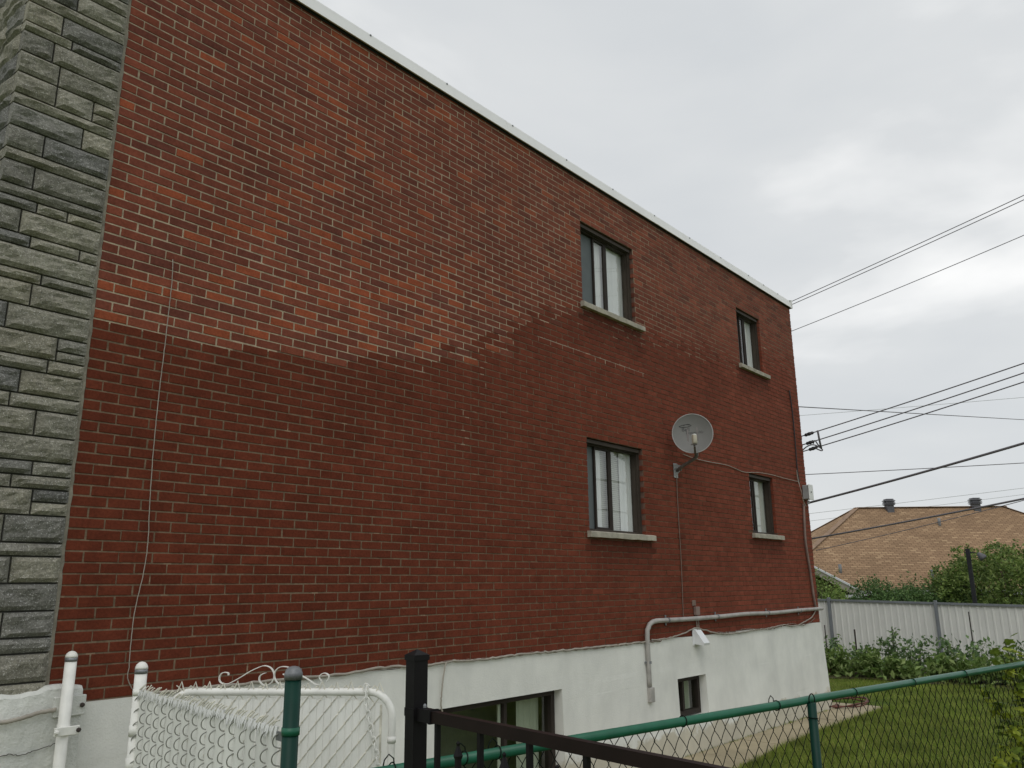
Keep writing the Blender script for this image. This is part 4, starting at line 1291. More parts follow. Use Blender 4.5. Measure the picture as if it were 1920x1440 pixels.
# woven wires: each a vertical zigzag interlocked with its neighbours
def weave(q, pt, s0, s1, z0, z1, w, h, r, sides=4, jit=0.0, slat=0.0, seed=1):
    r_ = random.Random(seed)
    k, s = 0, s0
    half = w / 2
    while s < s1:
        pts = []
        z = z0; i = 0
        nz_ = int((z1 - z0) / (h / 2))
        for i in range(nz_ + 1):
            side = (i + k) % 2
            x = s + half * side + (0.0022 if side else -0.0022)
            zz = z1 - (nz_ - i) * h / 2
            o_ = r * 1.1 * (1 if (i % 2) else -1)
            px_, pz_ = x + r_.uniform(-jit, jit), zz + r_.uniform(-jit, jit)
            pts.append(pt(px_, pz_, o_))
            if i < nz_ and slat:
                # a wire passes in front of its slat on the way up to the right, behind it on the way back
                for u_, b_ in ((0.22, 0.75), (0.5, 1.0), (0.78, 0.75)):
                    xx = s + half * (u_ if side == 0 else 1 - u_)
                    pts.append(pt(xx, zz + h / 2 * u_, (-slat if side == 0 else slat) * b_))
            elif i < nz_:
                pts.append(pt(s + half * (0.5 + (0.06 if side else -0.06)), zz + h / 4, -o_ * 0.2))
        q.tube(pts, r, sides, cap=False)
        s += half; k += 1
WG, HG = 0.094, 0.124
q = MB(); weave(q, lambda s, z, o: gpt(s, z, o + 0.026), S0 + 0.1, S1, 0.03, RZ - 0.012, WG, HG, 0.0026, 4, 0.0035, seed=3)
mesh_o = part(q, "wire_mesh", M_GREENWIRE, FN)
mesh_o["kind"] = "stuff"
# twisted knuckles above the rail and rail ties
for ts in (s_of(735, 1425), s_of(870, 1405), s_of(932, 1390), s_of(1280, 1350), s_of(1455, 1315), s_of(1600, 1296), s_of(1710, 1275), s_of(1806, 1258)):
    q = MB(); q.tube([gpt(ts + 0.004 * math.sin(a), RZ + 0.0265 * math.sin(a), 0.0265 * math.cos(a)) for a in [2 * math.pi * k / 12 for k in range(12)]], 0.0028, 5, closed=True)
    part(q, "tie_wire", M_GREENWIRE, FN, True)
for ts in (s_of(735, 1425), s_of(930, 1390), s_of(870, 1405), s_of(1452, 1312)):
    q = MB(); q.tube([gpt(ts - 0.03, RZ - 0.01, 0.024), gpt(ts - 0.02, RZ + 0.035, 0.022), gpt(ts, RZ + 0.052, 0.024), gpt(ts + 0.02, RZ + 0.036, 0.022), gpt(ts + 0.028, RZ - 0.01, 0.024)], 0.0028, 5)
    part(q, "knuckle", M_GREENWIRE, FN, True)

# ------------------------------------------------------------------ white gate and slatted fence by the wall
# terminal post (dark green) shared corner
gp = onplane(551, 1252, ga, gn)
GP = thing("green_end_post", "dark green steel end post with dull metal dome cap beside the white gate", "post", (gp.x, gp.y, 0))
q = MB(); q.lathe((gp.x, gp.y, -0.03), (0, 0, 1), [(0.029, 0), (0.029, gp.z - 0.005)], 20); part(q, "tube", M_GREENPOST, GP, True)
q = MB(); q.lathe((gp.x, gp.y, gp.z - 0.040), (0, 0, 1), [(0.0325, 0), (0.0325, 0.022), (0.031, 0.024), (0.028, 0.034), (0.018, 0.043), (0.006, 0.046)], 20); part(q, "dome_cap", M_ALUCAP, GP, True)
q = MB(); q.lathe((gp.x, gp.y, 1.50), (0.03, 0.02, 1), [(0.0325, 0), (0.0325, 0.026)], 20); part(q, "tension_band", M_GREENRAIL, GP, True)
# slatted panel from near-wall post to the green post
pw = Vector((-0.060, -1.000, 0))
pd, pn = vertical_plane(pw, Vector((gp.x - pw.x, gp.y - pw.y, 0)))
PL = (Vector((gp.x, gp.y, 0)) - pw).length
def ppt(s, z, off=0.0): return Vector((pw.x + pd.x * s + pn.x * off, pw.y + pd.y * s + pn.y * off, z))
def white_post(x, y, ztop, r, label, bands):
    t = thing("white_post", label, "post", (x, y, 0))
    q = MB(); q.lathe((x, y, -0.03), (0, 0, 1), [(r, 0), (r, ztop)], 22); part(q, "tube", M_WHITEPAINT, t, True)
    q = MB(); q.lathe((x, y, ztop - 0.032), (0, 0, 1), [(r * 1.06, 0), (r * 1.06, 0.022)], 22); cp = part(q, "cap_collar", M_ALUCAP, t, True)
    q = MB(); q.lathe((x, y, ztop - 0.010), (0, 0, 1), [(r * 1.07, 0), (r * 1.02, 0.010), (r * 0.85, 0.022), (r * 0.5, 0.032), (r * 0.15, 0.035)], 22); part(q, "dome_cap", M_WHITEPAINT, t, True)
    for (z, hh, k) in bands:
        q = MB(); q.lathe((x, y, z), (0, 0, 1), [(r * k, 0), (r * k, hh)], 22); part(q, "band", M_WHITEPAINT, t, True)
    return t
white_post(pw.x, pw.y, 1.625, 0.0295, "white painted gate post with grey cap ring beside the slatted fence", [(1.49, 0.03, 1.06), (1.30, 0.05, 1.10), (1.14, 0.06, 1.14)])
wp = white_post(-0.050, -0.120, 1.640, 0.0315, "white painted pipe post clamped to the foundation below the stone corner", [(1.215, 0.055, 1.07)])
q = MB(); q.bbox(-0.10, 0.075, -0.086, -0.056, 1.305, 1.415, 0.004); part(q, "backing_board", M_PARGE, wp)
q = MB(); q.bbox(-0.115, 0.02, -0.172, -0.160, 1.215, 1.262, 0.003); part(q, "clamp", M_WHITEPAINT, wp)
for (x, z) in ((-0.105, 1.238), (0.052, 1.36), (0.012, 1.238)):
    q = MB(); q.lathe((x, -0.088 if z > 1.3 else -0.170, z), (0, -1, 0), [(0.013, 0), (0.013, 0.010), (0.006, 0.022)], 8); part(q, "bolt", M_STAKE if x > 0 else M_WHITEPAINT, wp)
PF = thing("slatted_fence", "white privacy-slatted chain-link fence panel running towards the wall", "fence", ppt(PL / 2, 0))
WS, HS = 0.097, 0.060                     # slat pitch, loop pitch
ztop = 1.520
cols = []
s = 0.060
while s < PL - 0.085:
    cols.append(s); s += WS
rsl = random.Random(8)
for s in cols:
    w2 = 0.0445
    zt_ = ztop - 0.010 + rsl.uniform(-0.006, 0.006)
    q = MB()
    prof = [(-w2, 0.0), (-w2 * 0.6, -0.006), (0, -0.008), (w2 * 0.6, -0.006), (w2, 0.0), (0, 0.004)]
    rot = rsl.uniform(-0.05, 0.05); lean_ = rsl.uniform(-0.003, 0.003)
    vs = [ppt(s + p[0] + (lean_ if z > 1 else 0), z + p[0] * rot, p[1]) for z in (0.04, zt_) for p in prof]
    q.add(vs, [(k, (k + 1) % 6, 6 + (k + 1) % 6, 6 + k) for k in range(6)] + [(5, 4, 3, 2, 1, 0), (6, 7, 8, 9, 10, 11)])
    sl_ = part(q, "slat", M_WHITEPVC, PF)
    q = MB()                              # bristly fringe folded over the head of the slat
    for k in range(18):
        x = s + rsl.uniform(-0.05, 0.05); o_ = -0.011 - rsl.uniform(0, 0.006)
        zb_ = zt_ - rsl.uniform(0.012, 0.045)
        wd = rsl.uniform(0.006, 0.012)
        q.add([ppt(x - wd, zt_ + 0.012, o_ + 0.006), ppt(x + wd, zt_ + 0.012, o_ + 0.006), ppt(x + rsl.uniform(-0.006, 0.006), zb_, o_), ppt(x, zt_ + 0.010, o_ + 0.018)], [(0, 1, 2), (0, 2, 3), (1, 3, 2)])
    sub(q, "fringe", M_FASCIA, sl_)
q = MB()
for s in cols + [cols[-1] + WS]:
    s -= WS / 2
    pts = []
    z = 0.04 + rsl.uniform(0, 0.03)
    while z < ztop - 0.035:
        j = rsl.uniform(-0.003, 0.003)
        pts += [ppt(s + 0.012 + j, z, -0.002), ppt(s + 0.004 + j, z + 0.006, -0.016), ppt(s + 0.003 + j, z + 0.022, -0.022), ppt(s + 0.012 + j, z + 0.040, -0.020), ppt(s + 0.027 + j, z + 0.053, -0.008),
                ppt(s + 0.030, z + 0.057, 0.006), ppt(s + 0.020, z + 0.058, 0.012)]
        z += HS
    q.tube(wob(pts, len(pts) * 2, 0, 1), 0.0025, 5, cap=False)
mo2 = part(q, "wire_mesh", M_GALV, PF, True); mo2["kind"] = "stuff"
q = MB()
for s in cols:                            # twisted barbs along the selvage
    for dx in (-0.03, -0.012, 0.018):
        x = s + dx + rsl.uniform(-0.006, 0.006)
        q.tube([ppt(x, ztop - 0.004, -0.010), ppt(x + 0.016, ztop + 0.014 + rsl.uniform(-0.004, 0.004), -0.002), ppt(x + 0.028, ztop + 0.026 + rsl.uniform(-0.008, 0.004), 0.006)], 0.0030, 5)
part(q, "selvage_barbs", M_OLDWHITE, PF)["kind"] = "stuff"
q = MB(); a_, b_ = ppt(PL - 0.055, 0.05), ppt(PL - 0.055, ztop - 0.015); q.bar(a_, b_, 0.016, 0.006, pn); part(q, "tension_bar", M_OLDWHITE, PF)
q = MB(); q.bar(ppt(PL - 0.085, 1.49, -0.01), ppt(PL - 0.02, 1.49, -0.01), 0.006, 0.03); part(q, "band_clip", M_ALUCAP, PF)

# gate leaf swung open into the yard
GZ = 1.500
g0 = ground(338, 1297, GZ); g1 = ground(690, 1297, GZ)
qd, qn = vertical_plane(g0, g1 - g0)
def qpt(s, z, off=0.0): return Vector((g0.x + qd.x * s + qn.x * off, g0.y + qd.y * s + qn.y * off, z))
GL = (onplane(734, 1390, g0, qn) - g0).dot(qd)
G_ = thing("gate", "open white pipe-frame gate with slats and scrollwork on top", "gate", qpt(GL / 2, 0))
rc = 0.12
pts = [qpt(-0.055, 0.10), qpt(-0.055, GZ - rc)]
pts += [qpt(-0.055 + rc - rc * math.cos(R(a)), GZ - rc + rc * math.sin(R(a))) for a in range(12, 91, 13)]
pts += [qpt(GL - rc + rc * math.sin(R(a)), GZ - rc + rc * math.cos(R(a))) for a in range(0, 91, 13)]
pts += [qpt(GL, GZ - rc), qpt(GL, 0.10)]
pts += [qpt(-0.055, 0.10)]
q = MB(); q.tube(pts, 0.0185, 14, closed=False); part(q, "frame", M_WHITEPAINT, G_, True)
q = MB(); q.lathe(qpt(GL, GZ - 0.235), (0, 0, 1), [(0.0215, 0), (0.0215, 0.028)], 14); part(q, "band", M_WHITEPAINT, G_, True)
s = 0.0; rsl = random.Random(18)
while s < GL - 0.055:
    q = MB(); w2 = 0.0165
    zt_ = min(GZ - 0.03 + rsl.uniform(-0.012, 0.006), GZ - 0.05 if s > GL - 0.12 else 9)
    prof = [(-w2, 0.0), (-w2 * 0.5, -0.003), (w2 * 0.5, -0.003), (w2, 0.0), (w2 * 0.5, 0.003), (-w2 * 0.5, 0.003)]
    vs = [qpt(s + p[0], z, p[1]) for z in (0.12, zt_) for p in prof]
    q.add(vs, [(k, (k + 1) % 6, 6 + (k + 1) % 6, 6 + k) for k in range(6)] + [(5, 4, 3, 2, 1, 0), (6, 7, 8, 9, 10, 11)])
    part(q, "slat", M_WHITEPVC, G_)
    s += 0.0365
q = MB(); weave(q, lambda s_, z, o_: qpt(s_, z, o_), -0.01825, GL - 0.055, 0.12, GZ + 0.03, 0.073, 0.088, 0.0026, 5, 0.001, slat=0.0065, seed=9)
part(q, "wire_mesh", M_OLDWHITE, G_)["kind"] = "stuff"
q = MB()
s = -0.01
while s < GL - 0.02:
    z = GZ + 0.018 + rsl.uniform(-0.003, 0.004)
    q.tube([qpt(s, GZ + 0.0, -0.012), qpt(s + 0.0185, GZ + 0.047 + rsl.uniform(-0.006, 0.006), -0.008), qpt(s + 0.037, GZ + 0.0, -0.012)], 0.0042, 5)
    s += 0.073
part(q, "selvage_points", M_OLDWHITE, G_)["kind"] = "stuff"
q = MB(); q.bar(qpt(GL - 0.06, 0.12), qpt(GL - 0.06, GZ - 0.06), 0.018, 0.005, qn); part(q, "tension_bar", M_OLDWHITE, G_)
# scrollwork: flat strip bent into paired scrolls (points measured along the gate)
def sq(px, py):
    p = onplane(px, py, g0, qn); return ((p - g0).dot(qd), p.z)
def scroll(pix, name="scroll"):
    pts = [sq(*p) for p in pix]
    pts3 = wob([qpt(a, z, 0.0) for a, z in pts], len(pix) * 5, 0, 1)
    q = MB(); vs = []
    for p in pts3:
        vs += [p + qn * 0.008, p - qn * 0.008]
    fs = [(2 * i, 2 * i + 2, 2 * i + 3, 2 * i + 1) for i in range(len(pts3) - 1)]
    q.add(vs, fs)
    vs2 = []
    for i, p in enumerate(pts3):
        t = (pts3[min(i + 1, len(pts3) - 1)] - pts3[max(i - 1, 0)]).normalized()
        nn_ = t.cross(qn).normalized() * 0.0032
        vs2 += [p + qn * 0.008 + nn_, p - qn * 0.008 + nn_]
    b = len(q.v)
    q.add(vs2, [(2 * i + 1, 2 * i + 3, 2 * i + 2, 2 * i) for i in range(len(pts3) - 1)])
    n2 = len(pts3)
    q.f += [(2 * i, b + 2 * i, b + 2 * i + 2, 2 * i + 2) for i in range(n2 - 1)] + [(2 * i + 1, 2 * i + 3, b + 2 * i + 3, b + 2 * i + 1) for i in range(n2 - 1)]
    o = part(q, name, M_WHITEPAINT, G_); fix(o); return o
scroll([(429, 1266), (429, 1262), (424, 1260), (417, 1261), (412, 1267), (411, 1275), (415, 1281), (424, 1283), (434, 1280), (452, 1270), (470, 1259), (490, 1250), (499, 1249), (508, 1253), (513, 1262), (513, 1272), (508, 1280), (499, 1284), (492, 1282), (487, 1275), (488, 1268), (493, 1264), (499, 1262)])
scroll([(613, 1278), (617, 1272), (617, 1266), (612, 1262), (605, 1262), (599, 1267), (599, 1272), (603, 1278), (598, 1283), (590, 1281), (578, 1273), (566, 1266), (553, 1257), (543, 1251), (532, 1249), (523, 1251), (516, 1258), (514, 1268), (518, 1278), (525, 1283), (533, 1283), (539, 1277), (538, 1268), (531, 1263)])
# hanging chain at the free end
cs, cz = sq(690, 1290)
CH = thing("chain", "white painted chain hanging from the free end of the open gate", "chain", qpt(cs, GZ))
cpts = [sq(*p) for p in ((690, 1281), (690, 1300), (691, 1322), (695, 1345), (700, 1372), (707, 1400), (711, 1425), (712, 1450), (712, 1475))]
path = wob([qpt(a, z, -0.032) for a, z in cpts], 200, 0, 1)
acc = [0.0]
for i in range(1, len(path)):
    acc.append(acc[-1] + (path[i] - path[i - 1]).length)
def along(d):
    for i in range(1, len(path)):
        if acc[i] >= d:
            t = (d - acc[i - 1]) / max(1e-6, acc[i] - acc[i - 1]); return path[i - 1].lerp(path[i], t), (path[i] - path[i - 1]).normalized()
    return path[-1], (path[-1] - path[-2]).normalized()
def chain_link(c, t, side, ln=0.021, w=0.0115, r=0.0030):
    side = (side - t * side.dot(t)).normalized()
    pts = []
    for k in range(14):
        a = 2 * math.pi * k / 14
        x, y_ = w * math.cos(a), w * math.sin(a)
        pts.append(c + side * x + t * (y_ + (ln - w) * (1 if y_ > 0 else -1)))
    q = MB(); q.tube(pts, r, 6, closed=True)
    return part(q, "link", M_WHITEPAINT, CH, True)
d = 0.02; k = 0
while d < acc[-1] - 0.02:
    c, t = along(d)
    chain_link(c, t, qd if k % 2 == 0 else qn)
    d += 0.031; k += 1
# a link turned over the rail
q = MB(); c = qpt(cs, GZ)
q.tube([c + qd * (0.004 * math.sin(2 * a)) + qn * (0.027 * math.cos(a)) + Vector((0, 0, 0.030 * math.sin(a))) for a in [2 * math.pi * k / 16 for k in range(16)]], 0.0045, 6, closed=True)
part(q, "link", M_WHITEPAINT, CH, True)

# ------------------------------------------------------------------ black ornamental fence in the foreground
ba = Vector((-0.150, -3.130, 1.60)); bdv = Vector((-0.178, -0.994, 0)).normalized()
bn = Vector((-bdv.y, bdv.x, 0))
def bpt(s, z, off=0.0): return Vector((ba.x + bdv.x * s + bn.x * off, ba.y + bdv.y * s + bn.y * off, z))
sb = (onplane(795, 1345, ba, bn) - ba).dot(bdv)
BF = thing("black_fence", "black metal fence with square capped post and spear-topped pickets in the foreground", "fence", bpt(sb, 0))
pcx = bpt(sb - 0.048, 0)
def rbox(q, c, hs, hn, z0, z1):
    vs = [Vector((c.x + bdv.x * a * hs + bn.x * b * hn, c.y + bdv.y * a * hs + bn.y * b * hn, z)) for z in (z0, z1) for (a, b) in ((-1, -1), (1, -1), (1, 1), (-1, 1))]
    q.add(vs, [(0, 1, 2, 3), (7, 6, 5, 4), (0, 4, 5, 1), (1, 5, 6, 2), (2, 6, 7, 3), (3, 7, 4, 0)])
q = MB(); rbox(q, pcx, 0.0265, 0.0265, -0.03, 1.775); pst = part(q, "post", M_BLACK, BF); fix(pst)
q = MB(); rbox(q, pcx, 0.0305, 0.0305, 1.766, 1.783)
vs = [Vector((pcx.x + bdv.x * a * 0.029 + bn.x * b * 0.029, pcx.y + bdv.y * a * 0.029 + bn.y * b * 0.029, 1.7835)) for (a, b) in ((-1, -1), (1, -1), (1, 1), (-1, 1))] + [Vector((pcx.x, pcx.y, 1.801))]
q.add(vs, [(0, 1, 4), (1, 2, 4), (2, 3, 4), (3, 0, 4)])
fix(sub(q, "post_cap", M_BLACK, pst))
zr_ = 1.598
q = MB(); rbox(q, pcx, 0.0285, 0.0285, zr_ - 0.008, zr_ + 0.018); fix(part(q, "bracket_collar", M_BLACK, BF))
q = MB(); q.bar(bpt(sb - 0.02, zr_), bpt(sb + 0.055, zr_), 0.033, 0.040); q.bar(bpt(sb + 0.048, zr_), bpt(sb + 0.060, zr_), 0.037, 0.044); fix(part(q, "rail_bracket", M_BLACK, BF))
q = MB(); q.lathe(bpt(sb + 0.004, zr_ + 0.022), (0, 0, 1), [(0.006, 0), (0.006, 0.006), (0.003, 0.012)], 8); part(q, "bolt", M_ALUCAP, BF)
q = MB(); q.bar(bpt(sb + 0.05, zr_), bpt(sb + 2.1, zr_), 0.0245, 0.0345); fix(part(q, "top_rail", M_RUSTBLACK, BF))
for zz in (0.95, 0.15):
    q = MB(); q.bar(bpt(sb - 0.02, zz), bpt(sb + 2.1, zz), 0.0255, 0.036); fix(part(q, "rail", M_BLACK, BF))
def sbx(px, py): return (onplane(px, py, ba, bn) - ba).dot(bdv)
p1, p2, p3 = sbx(820, 1410), sbx(900.5, 1410), sbx(993, 1410)
sp = (p3 - p1) / 2
k = 0; s = p1
while s < sb + 2.0:
    q = MB(); q.bar(bpt(s, 0.08), bpt(s, zr_ - 0.012), 0.0150, 0.0150, bdv); fix(part(q, "picket", M_BLACK, BF))
    s2 = s + sp * 0.5
    q = MB(); q.bar(bpt(s2, 0.08), bpt(s2, zr_ - 0.105), 0.0150, 0.0150, bdv); pk = part(q, "short_picket", M_BLACK, BF); fix(pk)
    q = MB()
    for (z0_, h0, z1_, h1) in ((zr_ - 0.106, 0.0085, zr_ - 0.098, 0.0105), (zr_ - 0.098, 0.0105, zr_ - 0.070, 0.0030), (zr_ - 0.070, 0.0030, zr_ - 0.062, 0.0046), (zr_ - 0.062, 0.0046, zr_ - 0.056, 0.001)):
        vs = [bpt(s2 + a * h0, z0_, b * h0) for (a, b) in ((-1, -1), (1, -1), (1, 1), (-1, 1))] + [bpt(s2 + a * h1, z1_, b * h1) for (a, b) in ((-1, -1), (1, -1), (1, 1), (-1, 1))]
        q.add(vs, [(0, 4, 5, 1), (1, 5, 6, 2), (2, 6, 7, 3), (3, 7, 4, 0)])
    fix(sub(q, "spear_tip", M_BLACK, pk))
    s += sp; k += 1

# ------------------------------------------------------------------ white metal fence at the back of the yard
XF = 20.0
MF = thing("metal_fence", "pale corrugated metal fence with blue-grey posts at the end of the garden", "fence", (XF, 0.2, 0))
post_y = [10.43, 7.87, 5.31, 2.75, 0.19, -2.37, -4.93, -7.5]
def ftop(y): return 1.442 + 0.026 * (y + 1.65) + (0.03 if y > 2.75 else 0) * 0
for a, b in zip(post_y, post_y[1:]):
    # one corrugated sheet per bay: trapezoid ribs
    q = MB(); prof = []
    y = a
    while y > b + 0.001:
        for (dy, dx) in ((0, 0), (0.085, 0.0), (0.100, -0.016), (0.128, -0.016), (0.143, 0.0)):
            if y - dy >= b:
                prof.append((y - dy, dx))
        y -= 0.1545
    prof.append((b, 0))
    vs = []
    for (yy, dx) in prof:
        vs += [(XF + dx, yy, 0.0), (XF + dx, yy, ftop(yy) - 0.01)]
    q.add(vs, [(2 * i, 2 * i + 1, 2 * i + 3, 2 * i + 2) for i in range(len(prof) - 1)])
    part(q, "panel", M_METALFENCE, MF)
    q = MB(); q.bar((XF - 0.005, a, ftop(a)), (XF - 0.005, b, ftop(b)), 0.085, 0.048); part(q, "cap_rail", M_FENCEPOST, MF)
for y in post_y:
    q = MB(); q.bbox(XF - 0.085, XF + 0.02, y - 0.033, y + 0.033, -0.05, ftop(y) + 0.065, 0.006); part(q, "post", M_FENCEPOST, MF)

# ------------------------------------------------------------------ house beyond
hr = Vector((RIGHT.x, RIGHT.y, 0)).normalized(); hf = Vector((-hr.y, hr.x, 0))
r0, r1 = deep(1606, 953, 32), deep(1881, 948.5, 32)
zr0 = (r0.z + r1.z) / 2; r0.z = r1.z = zr0
RUN, HIP = 4.3, 5.2
ZE = 1.74
HS_ = thing("bungalow", "neighbouring bungalow with brown variegated shingle hip roof beyond the metal fence", "house", ((r0.x + r1.x) / 2, (r0.y + r1.y) / 2, 0))
E0 = r0 - hr * HIP - hf * RUN; E1 = r1 + hr * HIP - hf * RUN; E2 = r1 + hr * HIP + hf * RUN; E3 = r0 - hr * HIP + hf * RUN
for e_ in (E0, E1, E2, E3): e_.z = ZE
fn = (E1 - E0).cross(r0 - E0).normalized()
cutB, cutC = onplane(1505, 1051, E0, fn), onplane(1612, 1100, E0, fn)
hipB = None
# where the cut line meets the hip
tdir = (cutB - cutC)
best = None
for i in range(400):
    p = E0.lerp(r0, i / 399)
    d_ = (p - cutC).cross(tdir.normalized()).length
    if best is None or d_ < best[0]: best = (d_, p)
hipB = best[1]
ec = onplane(1612, 1104, E0, fn); tt = (ec - E0).dot((E1 - E0).normalized()); ecl = E0 + (E1 - E0).normalized() * tt
def roof_face(poly, name="roof_slope"):
    me = bpy.data.meshes.new(name)
    off = Vector(HS_.location)
    me.from_pydata([tuple(p - off) for p in poly], [], [tuple(range(len(poly)))])
    me.materials.append(M_SHINGLE)
    uv = me.uv_layers.new(name="UVMap")
    nrm = (poly[1] - poly[0]).cross(poly[-1] - poly[0]).normalized()
    ud = Vector((0, 0, 1)).cross(nrm).normalized(); vd = nrm.cross(ud).normalized()
    for li, lp in enumerate(me.loops):
        p = poly[lp.vertex_index]
        uv.data[li].uv = (p.dot(ud), p.dot(vd))
    me.update()
    return link(name, me, HS_)
main_ = roof_face([ecl, E1, r1, r0, hipB])
roof_face([E1, E2, r1]); roof_face([E2, E3, r0, r1]); roof_face([E3, E0, hipB, r0])
# ridge and hip caps
q = MB()
for a, b in ((r0, r1), (r0, hipB), (r1, E1), (r0, E3), (r1, E2)):
    q.bar(a + Vector((0, 0, 0.005)), b + Vector((0, 0, 0.005)), 0.22, 0.02)
part(q, "ridge_cap", mat("ridge_shingle", (0.30, 0.205, 0.14), 0.95, var=0.25, scale=5), HS_)
q = MB(); lo = Vector((0, 0, -0.16)); a, b = hipB, ecl
q.add([a, b, b + lo * 1.7, a + lo * 1.7, a + hf * 0.03, b + hf * 0.03, b + lo * 1.7 + hf * 0.03, a + lo * 1.7 + hf * 0.03], [(0, 3, 2, 1), (4, 5, 6, 7), (3, 7, 6, 2), (0, 1, 5, 4)])
part(q, "rake_fascia", M_HOUSEFASCIA, HS_)
q = MB(); q.bar(a - hf * 0.03 + Vector((0, 0, -0.02)), b - hf * 0.03 + Vector((0, 0, -0.02)), 0.05, 0.06); part(q, "rake_trim", M_HOUSETRIM, HS_)
q = MB(); c0 = ecl + Vector((0, 0, -0.05)); q.bar(c0 - hr * 0.50 + Vector((0, 0, -0.14)), c0 + hr * 0.02 + Vector((0, 0, -0.14)), 0.10, 0.10); part(q, "eave_return", M_HOUSETRIM, HS_)
q = MB(); q.bar(ecl + lo * 0.6, E1 + lo * 0.6, 0.06, 0.16); part(q, "eave_fascia", M_HOUSETRIM, HS_)
q = MB()
wz = ZE - 0.1
def hwall(o, a, b, c, d):
    vs = [Vector((p.x, p.y, z)) for z in (-1.2, wz) for p in (a, b, c, d)]
    o.add(vs, [(0, 1, 5, 4), (1, 2, 6, 5), (2, 3, 7, 6), (3, 0, 4, 7), (4, 5, 6, 7)])
hwall(q, ecl + hf * 0.6 - hr * 0.2, E1 - hr * 0.6 + hf * 0.6, E2 - hr * 0.6 - hf * 0.6, E3 + hr * 0.6 - hf * 0.6)
part(q, "wall", M_HOUSEWALL, HS_)
q = MB(); q.add([E3 + hr * 0.7 - hf * 1.2 + Vector((0, 0, -2.5)), ecl + hf * 0.9 + Vector((0, 0, -2.5)), ecl + hf * 0.9 + Vector((0, 0, -0.1)), hipB + hf * 0.9 + Vector((0, 0, -0.3)), E3 + hr * 0.7 - hf * 1.2 + Vector((0, 0, 1.0))], [(0, 1, 2, 3, 4)])
part(q, "porch_wall", M_HOUSEWALL, HS_)
def on_roof(px, py): return onplane(px, py, E0, fn)
for (px, py) in ((1668, 957), (1830, 955)):
    c = on_roof(px, py)
    q = MB(); w_ = 0.13
    q.add([c + hr * a * w_ + hf * b * w_ + Vector((0, 0, z)) for z in (-0.12, 0.24) for (a, b) in ((-1, -1), (1, -1), (1, 1), (-1, 1))], [(0, 1, 5, 4), (1, 2, 6, 5), (2, 3, 7, 6), (3, 0, 4, 7), (4, 5, 6, 7)])
    v_ = part(q, "roof_vent", M_ROOFVENT, HS_)
    for k in range(5):
        q = MB(); ww = 0.180 + (0.015 if k % 2 else 0.0) - (0.025 if k == 4 else 0); z = 0.20 + k * 0.052
        q.add([c + hr * a * (ww - s_ * 0.025) + hf * b * (ww - s_ * 0.025) + Vector((0, 0, z + s_ * 0.036)) for s_ in (0, 1) for (a, b) in ((-1, -1), (1, -1), (1, 1), (-1, 1))], [(0, 1, 5, 4), (1, 2, 6, 5), (2, 3, 7, 6), (3, 0, 4, 7), (4, 5, 6, 7), (3, 2, 1, 0)])
        sub(q, "louvre", M_ROOFVENT, v_)
for (px, py) in ((1762, 985), (1576, 1073), (1749, 1083)):
    c = on_roof(px, py); q = MB(); q.lathe(c - Vector((0, 0, 0.1)), (0, 0, 1), [(0.055, 0), (0.055, 0.36), (0.045, 0.37)], 10); part(q, "vent_pipe", M_PLUMB, HS_, True)

# ------------------------------------------------------------------ dark pole with lamp behind the fence
pb, pt_ = deep(1828.5, 1132, 22.0), deep(1814, 1028, 22.0)
PO = thing("lamp_pole", "dark wooden pole with a small lamp standing behind the metal fence", "pole", (pb.x, pb.y, 0))
q = MB(); q.bbox(pb.x - 0.05, pb.x + 0.05, pb.y - 0.05, pb.y + 0.05, -0.1, pt_.z, 0.008); part(q, "shaft", M_POLEWOOD, PO)
aa = Vector((pb.x, pb.y, pt_.z - 0.10))
q = MB(); q.tube([aa - hr * 0.10, aa + hr * 0.18, aa + hr * 0.22 + Vector((0, 0, -0.02))], 0.014, 8); part(q, "bracket", M_POLEWOOD, PO, True)
q = MB(); q.lathe(aa + hr * 0.26 + Vector((0, 0, -0.02)) - hf * 0.02, (hr * 0.5 - hf * 0.4 + Vector((0, 0, -0.75))), [(0.04, 0), (0.06, 0.04), (0.10, 0.14), (0.105, 0.20), (0.09, 0.205)], 14); part(q, "lamp_head", M_ROOFVENT, PO, True)

# ------------------------------------------------------------------ overhead wires
def span(name, pa, da, pz, dz, ext, r, material, label, sag=0.15):
    a = deep(pa[0], pa[1], da); b = deep(pz[0], pz[1], dz)
    n = 40; tot = 1 + ext
    pts = []
    for k in range(n + 1):
        t = tot * k / n
        p = a.lerp(b, t)
        p = p + Vector((0, 0, sag * 4 * (t / tot) * (t / tot - 1) - sag * 4 * (1 / tot) * (1 / tot - 1) * t))
        pts.append(p - a)
    q = MB(); q.tube(pts, r, 6)
    o = q.build(name, material, None, True); o.location = a
    return tag(o, label, "wire")
span("overhead_wire", (1470, 571.5), 24, (1920, 366), 20, 1.5, 0.0105, M_WIRE, "topmost of the two close overhead wires meeting the roof corner", 0.10)
span("overhead_wire", (1470, 577.5), 24, (1920, 374.5), 20, 1.5, 0.0105, M_WIRE, "second of the two close overhead wires meeting the roof corner", 0.12)
span("overhead_wire", (1475, 624.5), 24, (1920, 441), 20, 1.5, 0.0095, M_WIRE, "single overhead wire just below the pair at the roof corner", 0.18)
A3 = [((1490, 822), (1920, 681)), ((1492, 838), (1920, 699)), ((1494, 850), (1920, 716))]
for k, (a, b) in enumerate(A3):
    span("service_wire", a, 14.6, b, 12.5, 1.6, 0.0095, M_WIRE, ["top", "middle", "bottom"][k] + " wire of the three-wire service drop at the rear corner", 0.10)
span("overhead_wire", (1470, 761), 15.0, (1920, 787), 24, 1.0, 0.009, M_WIRE, "thin wire sloping down to the right across the service drop", 0.0)
